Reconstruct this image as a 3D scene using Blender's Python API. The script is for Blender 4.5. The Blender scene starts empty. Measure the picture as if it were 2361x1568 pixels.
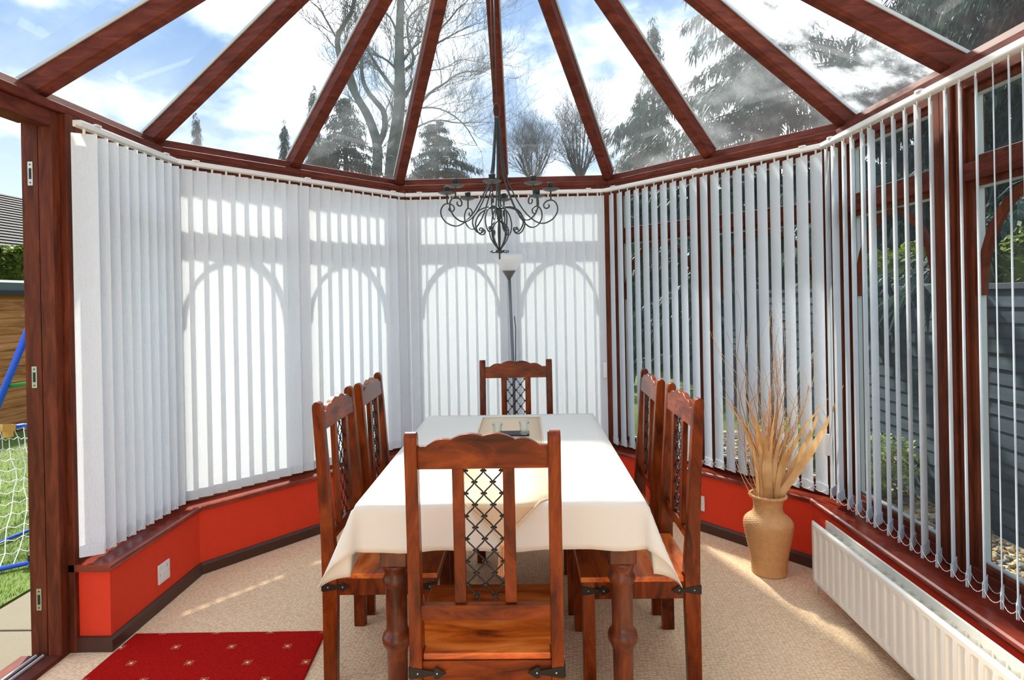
import bpy, math, random
from mathutils import Vector, Matrix
RND = random.Random(7)
scene = bpy.context.scene
COL = scene.collection
PI = math.pi

# ------------------------------------------------------------------ camera
W_IMG, H_IMG = 2361.0, 1568.0
FPX, PPX, PPY = 1400.0, 1180.5, 691.18
YAW, PITCH, ROLL = -0.0194, -0.0018, -0.0194
CAM = Vector((0.133, 0.0, 1.45))
_f = Vector((math.sin(YAW)*math.cos(PITCH), math.cos(YAW)*math.cos(PITCH), math.sin(PITCH)))
_r = Vector((math.cos(YAW), -math.sin(YAW), 0)); _u = _r.cross(_f)
CR = _r*math.cos(ROLL) + _u*math.sin(ROLL)
CU = -_r*math.sin(ROLL) + _u*math.cos(ROLL)
CF = _f
cam_data = bpy.data.cameras.new('camera')
cam = bpy.data.objects.new('camera', cam_data); COL.objects.link(cam)
cam_data.sensor_width = 36.0
cam_data.lens = FPX/W_IMG*36.0
cam_data.shift_y = -(H_IMG/2 - PPY)/W_IMG
cam_data.clip_start = 0.03; cam_data.clip_end = 500
M = Matrix((CR, CU, -CF)).transposed().to_4x4(); M.translation = CAM
cam.matrix_world = M
scene.camera = cam
def ray(u, v): return CF + CR*((u-PPX)/FPX) - CU*((v-PPY)/FPX)
def atY(u, v, Y): d = ray(u, v); return CAM + d*(Y/d.y)
def atZ(u, v, Z): d = ray(u, v); return CAM + d*((Z-CAM.z)/d.z)
def atX(u, v, X): d = ray(u, v); return CAM + d*((X-CAM.x)/d.x)

# ------------------------------------------------------------------ light
scene.view_settings.view_transform = 'Standard'
scene.view_settings.look = 'None'
scene.view_settings.gamma = 1.0
scene.view_settings.use_curve_mapping = False
scene.view_settings.exposure = 1.78
SUN_AZ, SUN_EL = math.radians(-17), math.radians(41)
SUN_DIR = Vector((math.sin(SUN_AZ)*math.cos(SUN_EL), math.cos(SUN_AZ)*math.cos(SUN_EL), math.sin(SUN_EL)))
sun_data = bpy.data.lights.new('sun', 'SUN'); sun = bpy.data.objects.new('sun', sun_data); COL.objects.link(sun)
sun_data.energy = 3.4; sun_data.angle = math.radians(3.5); sun_data.color = (1.0, 0.94, 0.84)
sun.rotation_euler = SUN_DIR.to_track_quat('Z', 'Y').to_euler()

world = bpy.data.worlds.new('world'); scene.world = world; world.use_nodes = True
def build_world():
    nt = world.node_tree; N = nt.nodes; L = nt.links; N.clear()
    out = N.new('ShaderNodeOutputWorld'); bg = N.new('ShaderNodeBackground')
    tc = N.new('ShaderNodeTexCoord'); sep = N.new('ShaderNodeSeparateXYZ'); L.new(tc.outputs['Generated'], sep.inputs[0])
    # height gradient
    mr = N.new('ShaderNodeMapRange'); mr.inputs[1].default_value = 0.0; mr.inputs[2].default_value = 0.75
    L.new(sep.outputs['Z'], mr.inputs[0])
    ramp = N.new('ShaderNodeValToRGB'); L.new(mr.outputs[0], ramp.inputs[0])
    e = ramp.color_ramp.elements
    e[0].position = 0.0; e[0].color = (0.50, 0.57, 0.64, 1); e[1].position = 1.0; e[1].color = (0.105, 0.20, 0.41, 1)
    m = e.new(0.5); m.color = (0.15, 0.25, 0.42, 1)
    # glow towards the sun
    dot = N.new('ShaderNodeVectorMath'); dot.operation = 'DOT_PRODUCT'; dot.inputs[1].default_value = SUN_DIR
    L.new(tc.outputs['Generated'], dot.inputs[0])
    g = N.new('ShaderNodeMapRange'); g.interpolation_type = 'SMOOTHSTEP'; g.inputs[1].default_value = 0.94; g.inputs[2].default_value = 1.0
    g.inputs[3].default_value = 0.0; g.inputs[4].default_value = 0.9
    L.new(dot.outputs['Value'], g.inputs[0])
    mixg = N.new('ShaderNodeMixRGB'); L.new(g.outputs[0], mixg.inputs[0]); L.new(ramp.outputs[0], mixg.inputs[1]); mixg.inputs[2].default_value = (5.0, 4.9, 4.7, 1)
    # clouds on a flat layer
    mp = N.new('ShaderNodeMapping'); mp.inputs['Location'].default_value = (CLOUD_X, CLOUD_Y, 0.0); mp.inputs['Scale'].default_value = (1, 1, 2.0); L.new(tc.outputs['Generated'], mp.inputs[0])
    nz = N.new('ShaderNodeTexNoise'); nz.inputs['Scale'].default_value = 2.4; nz.inputs['Detail'].default_value = 9; nz.inputs['Roughness'].default_value = 0.56
    L.new(mp.outputs[0], nz.inputs['Vector'])
    cr = N.new('ShaderNodeMapRange'); cr.interpolation_type = 'SMOOTHSTEP'; cr.inputs[1].default_value = 0.45; cr.inputs[2].default_value = 0.68
    L.new(nz.outputs['Fac'], cr.inputs[0])
    mixc = N.new('ShaderNodeMixRGB'); L.new(cr.outputs[0], mixc.inputs[0]); L.new(mixg.outputs[0], mixc.inputs[1]); mixc.inputs[2].default_value = (1.62, 1.66, 1.72, 1)
    L.new(mixc.outputs[0], bg.inputs['Color']); bg.inputs['Strength'].default_value = SKY_STRENGTH
    L.new(bg.outputs[0], out.inputs['Surface'])
CLOUD_X, CLOUD_Y, SKY_STRENGTH = 20.2, 8.8, 0.66
build_world()

# ------------------------------------------------------------------ helpers
def tag(o, label, cat, group=None, kind=None):
    o['label'] = label; o['category'] = cat
    if group: o['group'] = group
    if kind: o['kind'] = kind
    return o
def empty(name, loc=(0, 0, 0), rz=0.0, label=None, cat=None, group=None, kind=None):
    o = bpy.data.objects.new(name, None); COL.objects.link(o)
    o.empty_display_size = 0.05
    o.location = loc; o.rotation_euler = (0, 0, rz)
    if label: tag(o, label, cat, group, kind)
    return o
class MB:
    def __init__(s): s.v = []; s.f = []
    def add(s, vs, fs):
        n = len(s.v); s.v += [tuple(v) for v in vs]; s.f += [tuple(i+n for i in f) for f in fs]; return s
    def box(s, c, d, rz=0.0):
        hx, hy, hz = d[0]/2, d[1]/2, d[2]/2; cs, sn = math.cos(rz), math.sin(rz); vs = []
        for z in (-hz, hz):
            for x, y in ((-hx, -hy), (hx, -hy), (hx, hy), (-hx, hy)):
                vs.append((c[0]+x*cs-y*sn, c[1]+x*sn+y*cs, c[2]+z))
        return s.add(vs, [(3, 2, 1, 0), (4, 5, 6, 7), (0, 1, 5, 4), (1, 2, 6, 5), (2, 3, 7, 6), (3, 0, 4, 7)])
    def b(s, x0, x1, y0, y1, z0, z1):
        return s.box(((x0+x1)/2, (y0+y1)/2, (z0+z1)/2), (abs(x1-x0), abs(y1-y0), abs(z1-z0)))
    def beam(s, p0, p1, w, h, up=(0, 0, 1)):
        p0 = Vector(p0); p1 = Vector(p1); d = (p1-p0).normalized(); up = Vector(up)
        sd = d.cross(up).normalized(); u = sd.cross(d).normalized(); vs = []
        for p in (p0, p1):
            for a, b in ((-1, -1), (1, -1), (1, 1), (-1, 1)): vs.append(p+sd*(a*w/2)+u*(b*h/2))
        return s.add(vs, [(3, 2, 1, 0), (4, 5, 6, 7), (0, 1, 5, 4), (1, 2, 6, 5), (2, 3, 7, 6), (3, 0, 4, 7)])
    def tube(s, pts, rad, n=6, cap=True):
        pts = [Vector(p) for p in pts]; m = len(pts)
        if not hasattr(rad, '__len__'): rad = [rad]*m
        t = (pts[1]-pts[0]).normalized()
        a = t.cross(Vector((0, 0, 1)))
        if a.length < 1e-3: a = t.cross(Vector((1, 0, 0)))
        a.normalize(); vs = []; fs = []
        for i, p in enumerate(pts):
            if i == 0: t = pts[1]-pts[0]
            elif i == m-1: t = pts[-1]-pts[-2]
            else: t = pts[i+1]-pts[i-1]
            if t.length < 1e-9: t = Vector((0, 0, 1))
            t.normalize(); a = a-t*a.dot(t)
            if a.length < 1e-6: a = t.orthogonal()
            a.normalize(); b = t.cross(a)
            for k in range(n):
                ang = 2*PI*k/n; vs.append(p+(a*math.cos(ang)+b*math.sin(ang))*rad[i])
        for i in range(m-1):
            for k in range(n):
                k2 = (k+1) % n; fs.append((i*n+k, i*n+k2, (i+1)*n+k2, (i+1)*n+k))
        if cap: fs.append(tuple(range(n-1, -1, -1))); fs.append(tuple((m-1)*n+k for k in range(n)))
        return s.add(vs, fs)
    def lathe(s, prof, n=24, c=(0, 0, 0), fn=None, cap=True):
        vs = []; fs = []; m = len(prof)
        for i, (r, z) in enumerate(prof):
            for k in range(n):
                a = 2*PI*k/n; rr = r+(fn(i, k) if fn else 0)
                vs.append((c[0]+rr*math.cos(a), c[1]+rr*math.sin(a), c[2]+z))
        for i in range(m-1):
            for k in range(n):
                k2 = (k+1) % n; fs.append((i*n+k, i*n+k2, (i+1)*n+k2, (i+1)*n+k))
        if cap: fs.append(tuple(range(n-1, -1, -1))); fs.append(tuple((m-1)*n+k for k in range(n)))
        return s.add(vs, fs)
    def prism(s, poly, t0, t1, fr):
        """poly of (a,b); fr(a,b,t) -> xyz"""
        n = len(poly)
        vs = [fr(a, b, t0) for a, b in poly]+[fr(a, b, t1) for a, b in poly]
        fs = [tuple(range(n-1, -1, -1)), tuple(range(n, 2*n))]+[(i, (i+1) % n, n+(i+1) % n, n+i) for i in range(n)]
        return s.add(vs, fs)
    def loft(s, ringA, ringB):
        n = len(ringA)
        return s.add(list(ringA)+list(ringB), [tuple(range(n-1, -1, -1)), tuple(range(n, 2*n))]+[(i, (i+1) % n, n+(i+1) % n, n+i) for i in range(n)])
    def ball(s, c, r, n=6, m=4):
        vs = []; fs = []
        for i in range(1, m):
            th = PI*i/m
            for k in range(n):
                a = 2*PI*k/n; vs.append((c[0]+r*math.sin(th)*math.cos(a), c[1]+r*math.sin(th)*math.sin(a), c[2]+r*math.cos(th)))
        t = len(vs); vs += [(c[0], c[1], c[2]+r), (c[0], c[1], c[2]-r)]
        for i in range(m-2):
            for k in range(n): fs.append((i*n+k, (i+1)*n+k, (i+1)*n+(k+1) % n, i*n+(k+1) % n))
        for k in range(n): fs.append((t, k, (k+1) % n)); fs.append((t+1, (m-2)*n+(k+1) % n, (m-2)*n+k))
        return s.add(vs, fs)
    def mesh(s, name, mat, smooth=False):
        me = bpy.data.meshes.new(name); me.from_pydata(s.v, [], s.f)
        import bmesh
        if len(s.f) < 20000:
            bm = bmesh.new(); bm.from_mesh(me); bmesh.ops.recalc_face_normals(bm, faces=bm.faces); bm.to_mesh(me); bm.free()
        if smooth: me.polygons.foreach_set('use_smooth', [True]*len(me.polygons))
        if mat: me.materials.append(mat)
        me.update(); return me
    def build(s, name, mat, parent=None, smooth=False, bevel=0.0, seg=2, loc=None, rot=None):
        return link(name, s.mesh(name, mat, smooth), parent, bevel, seg, loc, rot)
def link(name, me, parent=None, bevel=0.0, seg=2, loc=None, rot=None):
    o = bpy.data.objects.new(name, me); COL.objects.link(o)
    if parent: o.parent = parent
    if loc is not None: o.location = loc
    if rot is not None: o.rotation_euler = rot
    if bevel:
        b = o.modifiers.new('bevel', 'BEVEL'); b.width = bevel; b.segments = seg; b.limit_method = 'ANGLE'; b.angle_limit = math.radians(40)
    return o
def copy_tree(o, parent=None):
    c = o.copy(); COL.objects.link(c); c.parent = parent
    for ch in list(KIDS.get(o, ())): copy_tree(ch, c)
    return c
KIDS = {}
def index_children():
    KIDS.clear()
    for o in bpy.data.objects:
        if o.parent: KIDS.setdefault(o.parent, []).append(o)

# ------------------------------------------------------------------ materials
def lin(r, g, b):
    f = lambda c: (c/255/12.92) if c/255 <= 0.04045 else ((c/255+0.055)/1.055)**2.4
    return (f(r), f(g), f(b), 1)
def mk(name):
    m = bpy.data.materials.new(name); m.use_nodes = True; return m, m.node_tree.nodes, m.node_tree.links
def simple(name, col, rough=0.5, metal=0.0, spec=0.5, noise=0.0, nscale=8.0, bump=0.0, bscale=60.0, stretch=(1, 1, 1)):
    m, N, L = mk(name); p = N['Principled BSDF']
    p.inputs['Base Color'].default_value = col; p.inputs['Roughness'].default_value = rough
    p.inputs['Metallic'].default_value = metal; p.inputs['Specular IOR Level'].default_value = spec
    if noise or bump:
        tc = N.new('ShaderNodeTexCoord'); mp = N.new('ShaderNodeMapping'); mp.inputs['Scale'].default_value = stretch
        L.new(tc.outputs['Object'], mp.inputs[0])
    if noise:
        nz = N.new('ShaderNodeTexNoise'); nz.inputs['Scale'].default_value = nscale; nz.inputs['Detail'].default_value = 5; L.new(mp.outputs[0], nz.inputs['Vector'])
        mx = N.new('ShaderNodeMixRGB'); mx.inputs[1].default_value = tuple(c*(1-noise) for c in col[:3])+(1,); mx.inputs[2].default_value = tuple(min(1, c*(1+noise)) for c in col[:3])+(1,)
        L.new(nz.outputs['Fac'], mx.inputs[0]); L.new(mx.outputs[0], p.inputs['Base Color'])
    if bump:
        nb = N.new('ShaderNodeTexNoise'); nb.inputs['Scale'].default_value = bscale; nb.inputs['Detail'].default_value = 3; L.new(mp.outputs[0], nb.inputs['Vector'])
        bp = N.new('ShaderNodeBump'); bp.inputs['Strength'].default_value = bump; bp.inputs['Distance'].default_value = 0.004
        L.new(nb.outputs['Fac'], bp.inputs['Height']); L.new(bp.outputs[0], p.inputs['Normal'])
    return m
def wood(name, dark, mid, light, rough=0.3, scale=(3, 3, 3), grain=5.0, axis_stretch=(1, 1, 0.12), knots=True, coat=0.0, spec=0.3):
    m, N, L = mk(name); p = N['Principled BSDF']
    tc = N.new('ShaderNodeTexCoord'); mp = N.new('ShaderNodeMapping')
    mp.inputs['Scale'].default_value = tuple(a*b for a, b in zip(scale, axis_stretch)); L.new(tc.outputs['Object'], mp.inputs[0])
    oi = N.new('ShaderNodeObjectInfo'); ad = N.new('ShaderNodeVectorMath'); ad.operation = 'ADD'
    cv = N.new('ShaderNodeCombineXYZ'); mu = N.new('ShaderNodeMath'); mu.operation = 'MULTIPLY'; mu.inputs[1].default_value = 40.0
    L.new(oi.outputs['Random'], mu.inputs[0]); L.new(mu.outputs[0], cv.inputs[0]); L.new(mu.outputs[0], cv.inputs[1]); L.new(mu.outputs[0], cv.inputs[2])
    L.new(mp.outputs[0], ad.inputs[0]); L.new(cv.outputs[0], ad.inputs[1])
    nz = N.new('ShaderNodeTexNoise'); nz.inputs['Scale'].default_value = grain; nz.inputs['Detail'].default_value = 8; nz.inputs['Roughness'].default_value = 0.62; nz.inputs['Distortion'].default_value = 0.9
    L.new(ad.outputs[0], nz.inputs['Vector'])
    rp = N.new('ShaderNodeValToRGB'); L.new(nz.outputs['Fac'], rp.inputs[0]); e = rp.color_ramp.elements
    e[0].position = 0.30; e[0].color = dark; e[1].position = 0.72; e[1].color = light; k = e.new(0.5); k.color = mid
    L.new(rp.outputs[0], p.inputs['Base Color'])
    p.inputs['Roughness'].default_value = rough; p.inputs['Specular IOR Level'].default_value = spec
    if coat: p.inputs['Coat Weight'].default_value = coat; p.inputs['Coat Roughness'].default_value = 0.18
    bp = N.new('ShaderNodeBump'); bp.inputs['Strength'].default_value = 0.12; bp.inputs['Distance'].default_value = 0.002
    L.new(nz.outputs['Fac'], bp.inputs['Height']); L.new(bp.outputs[0], p.inputs['Normal'])
    return m
MAT = {}
MAT['mahogany'] = wood('mahogany', lin(66, 29, 15), lin(96, 43, 23), lin(122, 58, 32), 0.55, (4, 4, 4), 7, (1, 1, 0.15), spec=0.2)
MAT['mahogany_h'] = wood('mahogany_horizontal', lin(72, 32, 22), lin(98, 46, 33), lin(122, 62, 46), 0.62, (4, 4, 4), 7, (0.2, 0.2, 1), spec=0.14)
MAT['sill'] = wood('sill_wood', lin(98, 34, 22), lin(124, 44, 28), lin(150, 60, 40), 0.22, (3, 3, 3), 4, (0.4, 0.4, 1), coat=0.5)
MAT['honey'] = wood('chair_wood', lin(44, 15, 4), lin(106, 41, 8), lin(146, 66, 18), 0.27, (5, 5, 5), 3.2, (1, 1, 0.25), spec=0.2)
MAT['honey_h'] = wood('chair_wood_rail', lin(44, 15, 4), lin(106, 41, 8), lin(146, 66, 18), 0.27, (5, 5, 5), 3.2, (0.3, 1, 1), spec=0.2)
MAT['seat'] = wood('chair_seat_wood', lin(88, 28, 5), lin(206, 94, 26), lin(238, 138, 62), 0.30, (5, 5, 5), 3.0, (0.22, 1, 1), coat=0.3)
MAT['table'] = wood('table_wood', lin(58, 24, 12), lin(96, 44, 20), lin(132, 66, 32), 0.33, (5, 5, 5), 4, (1, 1, 0.3), coat=0.2)
MAT['iron'] = simple('black_iron', (0.018, 0.017, 0.016, 1), 0.38, 0.6, 0.5, bump=0.3, bscale=120)
MAT['terracotta'] = simple('terracotta_paint', lin(222, 56, 17), 0.72, noise=0.06, nscale=30, bump=0.25, bscale=180)
MAT['skirting'] = simple('dark_skirting', lin(70, 40, 28), 0.45, noise=0.2, nscale=12)
MAT['white_plastic'] = simple('white_plastic', (0.80, 0.80, 0.78, 1), 0.35)
MAT['steel'] = simple('worn_steel', (0.55, 0.50, 0.42, 1), 0.35, 0.9)
MAT['black'] = simple('black_recess', (0.01, 0.01, 0.01, 1), 0.6)
MAT['gasket'] = simple('pale_gasket', (0.50, 0.54, 0.52, 1), 0.5)
MAT['plaster'] = simple('house_plaster', (0.86, 0.84, 0.78, 1), 0.8, noise=0.04, bump=0.2)
MAT['cream_metal'] = simple('cream_enamel', (0.80, 0.77, 0.68, 1), 0.28)
MAT['chand'] = simple('dark_grey_iron', (0.045, 0.055, 0.055, 1), 0.42, 0.5, bump=0.2, bscale=90)
MAT['chand_pan'] = simple('grey_iron_pan', (0.12, 0.14, 0.14, 1), 0.42, 0.5)
MAT['lamp_grey'] = simple('grey_lamp_metal', (0.16, 0.17, 0.17, 1), 0.4, 0.7)
MAT['brass'] = simple('brass', (0.70, 0.45, 0.14, 1), 0.3, 1.0)

def glass(name, tint=(0.96, 0.98, 0.975), film=0.03, film_amt=0.0, fscale=2.0, lo=0.45, hi=0.7, reflect=1.0, stretch=(1, 1, 1)):
    """thin pane: see-through + fresnel gloss + a light-scattering film (dirt, condensation)"""
    m, N, L = mk(name); N.remove(N['Principled BSDF']); out = N['Material Output']
    tr = N.new('ShaderNodeBsdfTransparent'); tr.inputs[0].default_value = tint+(1,)
    gl = N.new('ShaderNodeBsdfGlossy'); gl.inputs['Roughness'].default_value = 0.02
    lw = N.new('ShaderNodeLayerWeight'); lw.inputs['Blend'].default_value = 0.5
    pw = N.new('ShaderNodeMath'); pw.operation = 'POWER'; pw.inputs[1].default_value = 5.0; L.new(lw.outputs['Facing'], pw.inputs[0])
    sc = N.new('ShaderNodeMath'); sc.operation = 'MULTIPLY_ADD'; sc.inputs[1].default_value = 0.85; sc.inputs[2].default_value = 0.045; L.new(pw.outputs[0], sc.inputs[0])
    ms = N.new('ShaderNodeMath'); ms.operation = 'MULTIPLY'; ms.inputs[1].default_value = reflect; ms.use_clamp = True; L.new(sc.outputs[0], ms.inputs[0])
    mx = N.new('ShaderNodeMixShader'); L.new(ms.outputs[0], mx.inputs[0]); L.new(tr.outputs[0], mx.inputs[1]); L.new(gl.outputs[0], mx.inputs[2])
    tl = N.new('ShaderNodeBsdfTranslucent'); tl.inputs[0].default_value = (0.9, 0.95, 0.95, 1)
    df = N.new('ShaderNodeBsdfDiffuse'); df.inputs[0].default_value = (0.85, 0.9, 0.9, 1)
    ds = N.new('ShaderNodeMixShader'); ds.inputs[0].default_value = 0.65; L.new(df.outputs[0], ds.inputs[1]); L.new(tl.outputs[0], ds.inputs[2])
    tc = N.new('ShaderNodeTexCoord'); mp = N.new('ShaderNodeMapping'); mp.inputs['Scale'].default_value = stretch
    oi = N.new('ShaderNodeObjectInfo'); L.new(tc.outputs['Object'], mp.inputs[0])
    nz = N.new('ShaderNodeTexNoise'); nz.noise_dimensions = '4D'; nz.inputs['Scale'].default_value = fscale; nz.inputs['Detail'].default_value = 7; nz.inputs['Roughness'].default_value = 0.62
    mw = N.new('ShaderNodeMath'); mw.operation = 'MULTIPLY'; mw.inputs[1].default_value = 30; L.new(oi.outputs['Random'], mw.inputs[0]); L.new(mw.outputs[0], nz.inputs['W'])
    L.new(mp.outputs[0], nz.inputs['Vector'])
    mr = N.new('ShaderNodeMapRange'); mr.interpolation_type = 'SMOOTHSTEP'; mr.inputs[1].default_value = lo; mr.inputs[2].default_value = hi; mr.inputs[3].default_value = film; mr.inputs[4].default_value = film+film_amt
    L.new(nz.outputs['Fac'], mr.inputs[0])
    fm = N.new('ShaderNodeMixShader'); L.new(mr.outputs[0], fm.inputs[0]); L.new(mx.outputs[0], fm.inputs[1]); L.new(ds.outputs[0], fm.inputs[2])
    L.new(fm.outputs[0], out.inputs['Surface']); return m
MAT['roof_glass'] = glass('roof_glass', film=0.02, film_amt=0.07, fscale=1.6, stretch=(1, 1, 1))
MAT['roof_glass_misted'] = glass('roof_glass_misted', film=0.05, film_amt=0.22, fscale=1.3, lo=0.42, hi=0.66)
MAT['roof_glass_wet'] = glass('roof_glass_wet', film=0.10, film_amt=0.75, fscale=2.2, lo=0.40, hi=0.54)
MAT['window_glass'] = glass('window_glass', tint=(0.84, 0.90, 0.91), film=0.012, film_amt=0.02, reflect=1.0)
def slat_mat():
    m, N, L = mk('blind_fabric'); N.remove(N['Principled BSDF']); out = N['Material Output']
    df = N.new('ShaderNodeBsdfDiffuse'); df.inputs[0].default_value = (0.81, 0.885, 0.94, 1)
    tl = N.new('ShaderNodeBsdfTranslucent'); tl.inputs[0].default_value = (0.82, 0.83, 0.82, 1)
    mx = N.new('ShaderNodeMixShader'); mx.inputs[0].default_value = 0.25
    tc = N.new('ShaderNodeTexCoord'); mp = N.new('ShaderNodeMapping'); mp.inputs['Scale'].default_value = (1, 1, 0.28); mp.inputs['Rotation'].default_value = (0, 0.35, 0)
    L.new(tc.outputs['Object'], mp.inputs[0])
    nz = N.new('ShaderNodeTexNoise'); nz.inputs['Scale'].default_value = 190; nz.inputs['Detail'].default_value = 3; nz.inputs['Distortion'].default_value = 1.2; L.new(mp.outputs[0], nz.inputs['Vector'])
    bp = N.new('ShaderNodeBump'); bp.inputs['Strength'].default_value = 1.0; bp.inputs['Distance'].default_value = 0.003; L.new(nz.outputs['Fac'], bp.inputs['Height'])
    L.new(bp.outputs[0], df.inputs['Normal']); L.new(bp.outputs[0], tl.inputs['Normal'])
    L.new(df.outputs[0], mx.inputs[1]); L.new(tl.outputs[0], mx.inputs[2]); L.new(mx.outputs[0], out.inputs['Surface']); return m
MAT['slat'] = slat_mat()
def carpet_mat():
    m, N, L = mk('beige_loop_carpet'); p = N['Principled BSDF']; p.inputs['Roughness'].default_value = 0.95; p.inputs['Specular IOR Level'].default_value = 0.1
    tc = N.new('ShaderNodeTexCoord'); mp = N.new('ShaderNodeMapping'); mp.inputs['Scale'].default_value = (62, 115, 1); mp.inputs['Rotation'].default_value = (0, 0, 0.05); L.new(tc.outputs['Object'], mp.inputs[0])
    vo = N.new('ShaderNodeTexVoronoi'); vo.inputs['Scale'].default_value = 1.0; vo.inputs['Randomness'].default_value = 0.55; L.new(mp.outputs[0], vo.inputs['Vector'])
    rp = N.new('ShaderNodeValToRGB'); L.new(vo.outputs['Distance'], rp.inputs[0]); e = rp.color_ramp.elements
    e[0].position = 0.15; e[0].color = lin(255, 226, 188); e[1].position = 0.95; e[1].color = lin(214, 172, 130)
    nz = N.new('ShaderNodeTexNoise'); nz.inputs['Scale'].default_value = 3; nz.inputs['Detail'].default_value = 4; L.new(tc.outputs['Object'], nz.inputs['Vector'])
    mx = N.new('ShaderNodeMixRGB'); mx.blend_type = 'MULTIPLY'; mx.inputs[0].default_value = 0.12; L.new(rp.outputs[0], mx.inputs[1]); L.new(nz.outputs['Fac'], mx.inputs[2]); L.new(mx.outputs[0], p.inputs['Base Color'])
    bp = N.new('ShaderNodeBump'); bp.invert = True; bp.inputs['Strength'].default_value = 0.6; bp.inputs['Distance'].default_value = 0.006; L.new(vo.outputs['Distance'], bp.inputs['Height']); L.new(bp.outputs[0], p.inputs['Normal']); return m
MAT['carpet'] = carpet_mat()
def rug_mat():
    m, N, L = mk('red_rug'); p = N['Principled BSDF']; p.inputs['Roughness'].default_value = 0.95; p.inputs['Specular IOR Level'].default_value = 0.1
    tc = N.new('ShaderNodeTexCoord'); sep = N.new('ShaderNodeSeparateXYZ'); L.new(tc.outputs['Object'], sep.inputs[0])
    def math_(op, a, b=None):
        n = N.new('ShaderNodeMath'); n.operation = op
        for i, x in enumerate((a, b)):
            if x is None: continue
            if isinstance(x, (int, float)): n.inputs[i].default_value = x
            else: L.new(x, n.inputs[i])
        return n.outputs[0]
    PX, PY = 0.236, 0.112
    yy = math_('DIVIDE', sep.outputs['Y'], PY); row = math_('FLOOR', yy); fy = math_('SUBTRACT', yy, row)
    off = math_('MULTIPLY', math_('MODULO', math_('ABSOLUTE', row), 2.0), 0.5)
    xx = math_('ADD', math_('DIVIDE', sep.outputs['X'], PX), off); fx = math_('SUBTRACT', xx, math_('FLOOR', xx))
    ax = math_('MULTIPLY', math_('ABSOLUTE', math_('SUBTRACT', fx, 0.5)), PX); ay = math_('MULTIPLY', math_('ABSOLUTE', math_('SUBTRACT', fy, 0.5)), PY)
    d = math_('MAXIMUM', ax, ay)
    core = math_('LESS_THAN', d, 0.0055); halo = math_('LESS_THAN', d, 0.017)
    # dotted halo
    ck = N.new('ShaderNodeTexChecker'); ck.inputs['Scale'].default_value = 180; L.new(tc.outputs['Object'], ck.inputs['Vector'])
    h2 = math_('MULTIPLY', math_('MULTIPLY', halo, ck.outputs['Fac']), 0.25)
    fac = math_('MAXIMUM', core, h2)
    nz = N.new('ShaderNodeTexNoise'); nz.inputs['Scale'].default_value = 260; nz.inputs['Detail'].default_value = 2; L.new(tc.outputs['Object'], nz.inputs['Vector'])
    rp = N.new('ShaderNodeValToRGB'); L.new(nz.outputs['Fac'], rp.inputs[0]); e = rp.color_ramp.elements
    e[0].position = 0.3; e[0].color = lin(132, 8, 5); e[1].position = 0.7; e[1].color = lin(184, 20, 10)
    mx = N.new('ShaderNodeMixRGB'); L.new(fac, mx.inputs[0]); L.new(rp.outputs[0], mx.inputs[1]); mx.inputs[2].default_value = lin(236, 196, 150); L.new(mx.outputs[0], p.inputs['Base Color'])
    bp = N.new('ShaderNodeBump'); bp.inputs['Strength'].default_value = 0.6; bp.inputs['Distance'].default_value = 0.004; L.new(nz.outputs['Fac'], bp.inputs['Height']); L.new(bp.outputs[0], p.inputs['Normal']); return m
MAT['rug'] = rug_mat()
def cloth_mat(name, col, scale=900.0, trans=0.12):
    m, N, L = mk(name); p = N['Principled BSDF']; p.inputs['Base Color'].default_value = col; p.inputs['Roughness'].default_value = 0.8; p.inputs['Specular IOR Level'].default_value = 0.2
    p.inputs['Sheen Weight'].default_value = 0.1
    tl = N.new('ShaderNodeBsdfTranslucent'); tl.inputs[0].default_value = col; mx = N.new('ShaderNodeMixShader'); mx.inputs[0].default_value = trans
    L.new(p.outputs[0], mx.inputs[1]); L.new(tl.outputs[0], mx.inputs[2]); L.new(mx.outputs[0], N['Material Output'].inputs['Surface'])
    tc = N.new('ShaderNodeTexCoord'); mp = N.new('ShaderNodeMapping'); mp.inputs['Scale'].default_value = (0.3, 1.6, 1); L.new(tc.outputs['Object'], mp.inputs[0])
    nz = N.new('ShaderNodeTexNoise'); nz.inputs['Scale'].default_value = scale*0.12; nz.inputs['Detail'].default_value = 5; L.new(mp.outputs[0], nz.inputs['Vector'])
    bp = N.new('ShaderNodeBump'); bp.inputs['Strength'].default_value = 0.12; bp.inputs['Distance'].default_value = 0.002; L.new(nz.outputs['Fac'], bp.inputs['Height']); L.new(bp.outputs[0], p.inputs['Normal']); return m
MAT['cloth'] = cloth_mat('cream_tablecloth', (0.80, 0.76, 0.66, 1))
MAT['runner'] = cloth_mat('beige_runner', lin(226, 200, 164))
MAT['tassel'] = simple('peach_tassel', lin(226, 168, 120), 0.8)
def leafm(name, c1, c2, trans=0.3, scale=14, rough=0.6):
    m, N, L = mk(name); p = N['Principled BSDF']; p.inputs['Roughness'].default_value = rough; p.inputs['Specular IOR Level'].default_value = 0.25
    tc = N.new('ShaderNodeTexCoord'); nz = N.new('ShaderNodeTexNoise'); nz.inputs['Scale'].default_value = scale; nz.inputs['Detail'].default_value = 4; L.new(tc.outputs['Object'], nz.inputs['Vector'])
    rp = N.new('ShaderNodeValToRGB'); L.new(nz.outputs['Fac'], rp.inputs[0]); e = rp.color_ramp.elements
    e[0].position = 0.35; e[0].color = c1; e[1].position = 0.65; e[1].color = c2; L.new(rp.outputs[0], p.inputs['Base Color'])
    tl = N.new('ShaderNodeBsdfTranslucent'); L.new(rp.outputs[0], tl.inputs[0]); mx = N.new('ShaderNodeMixShader'); mx.inputs[0].default_value = trans
    L.new(p.outputs[0], mx.inputs[1]); L.new(tl.outputs[0], mx.inputs[2]); L.new(mx.outputs[0], N['Material Output'].inputs['Surface']); return m
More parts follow.
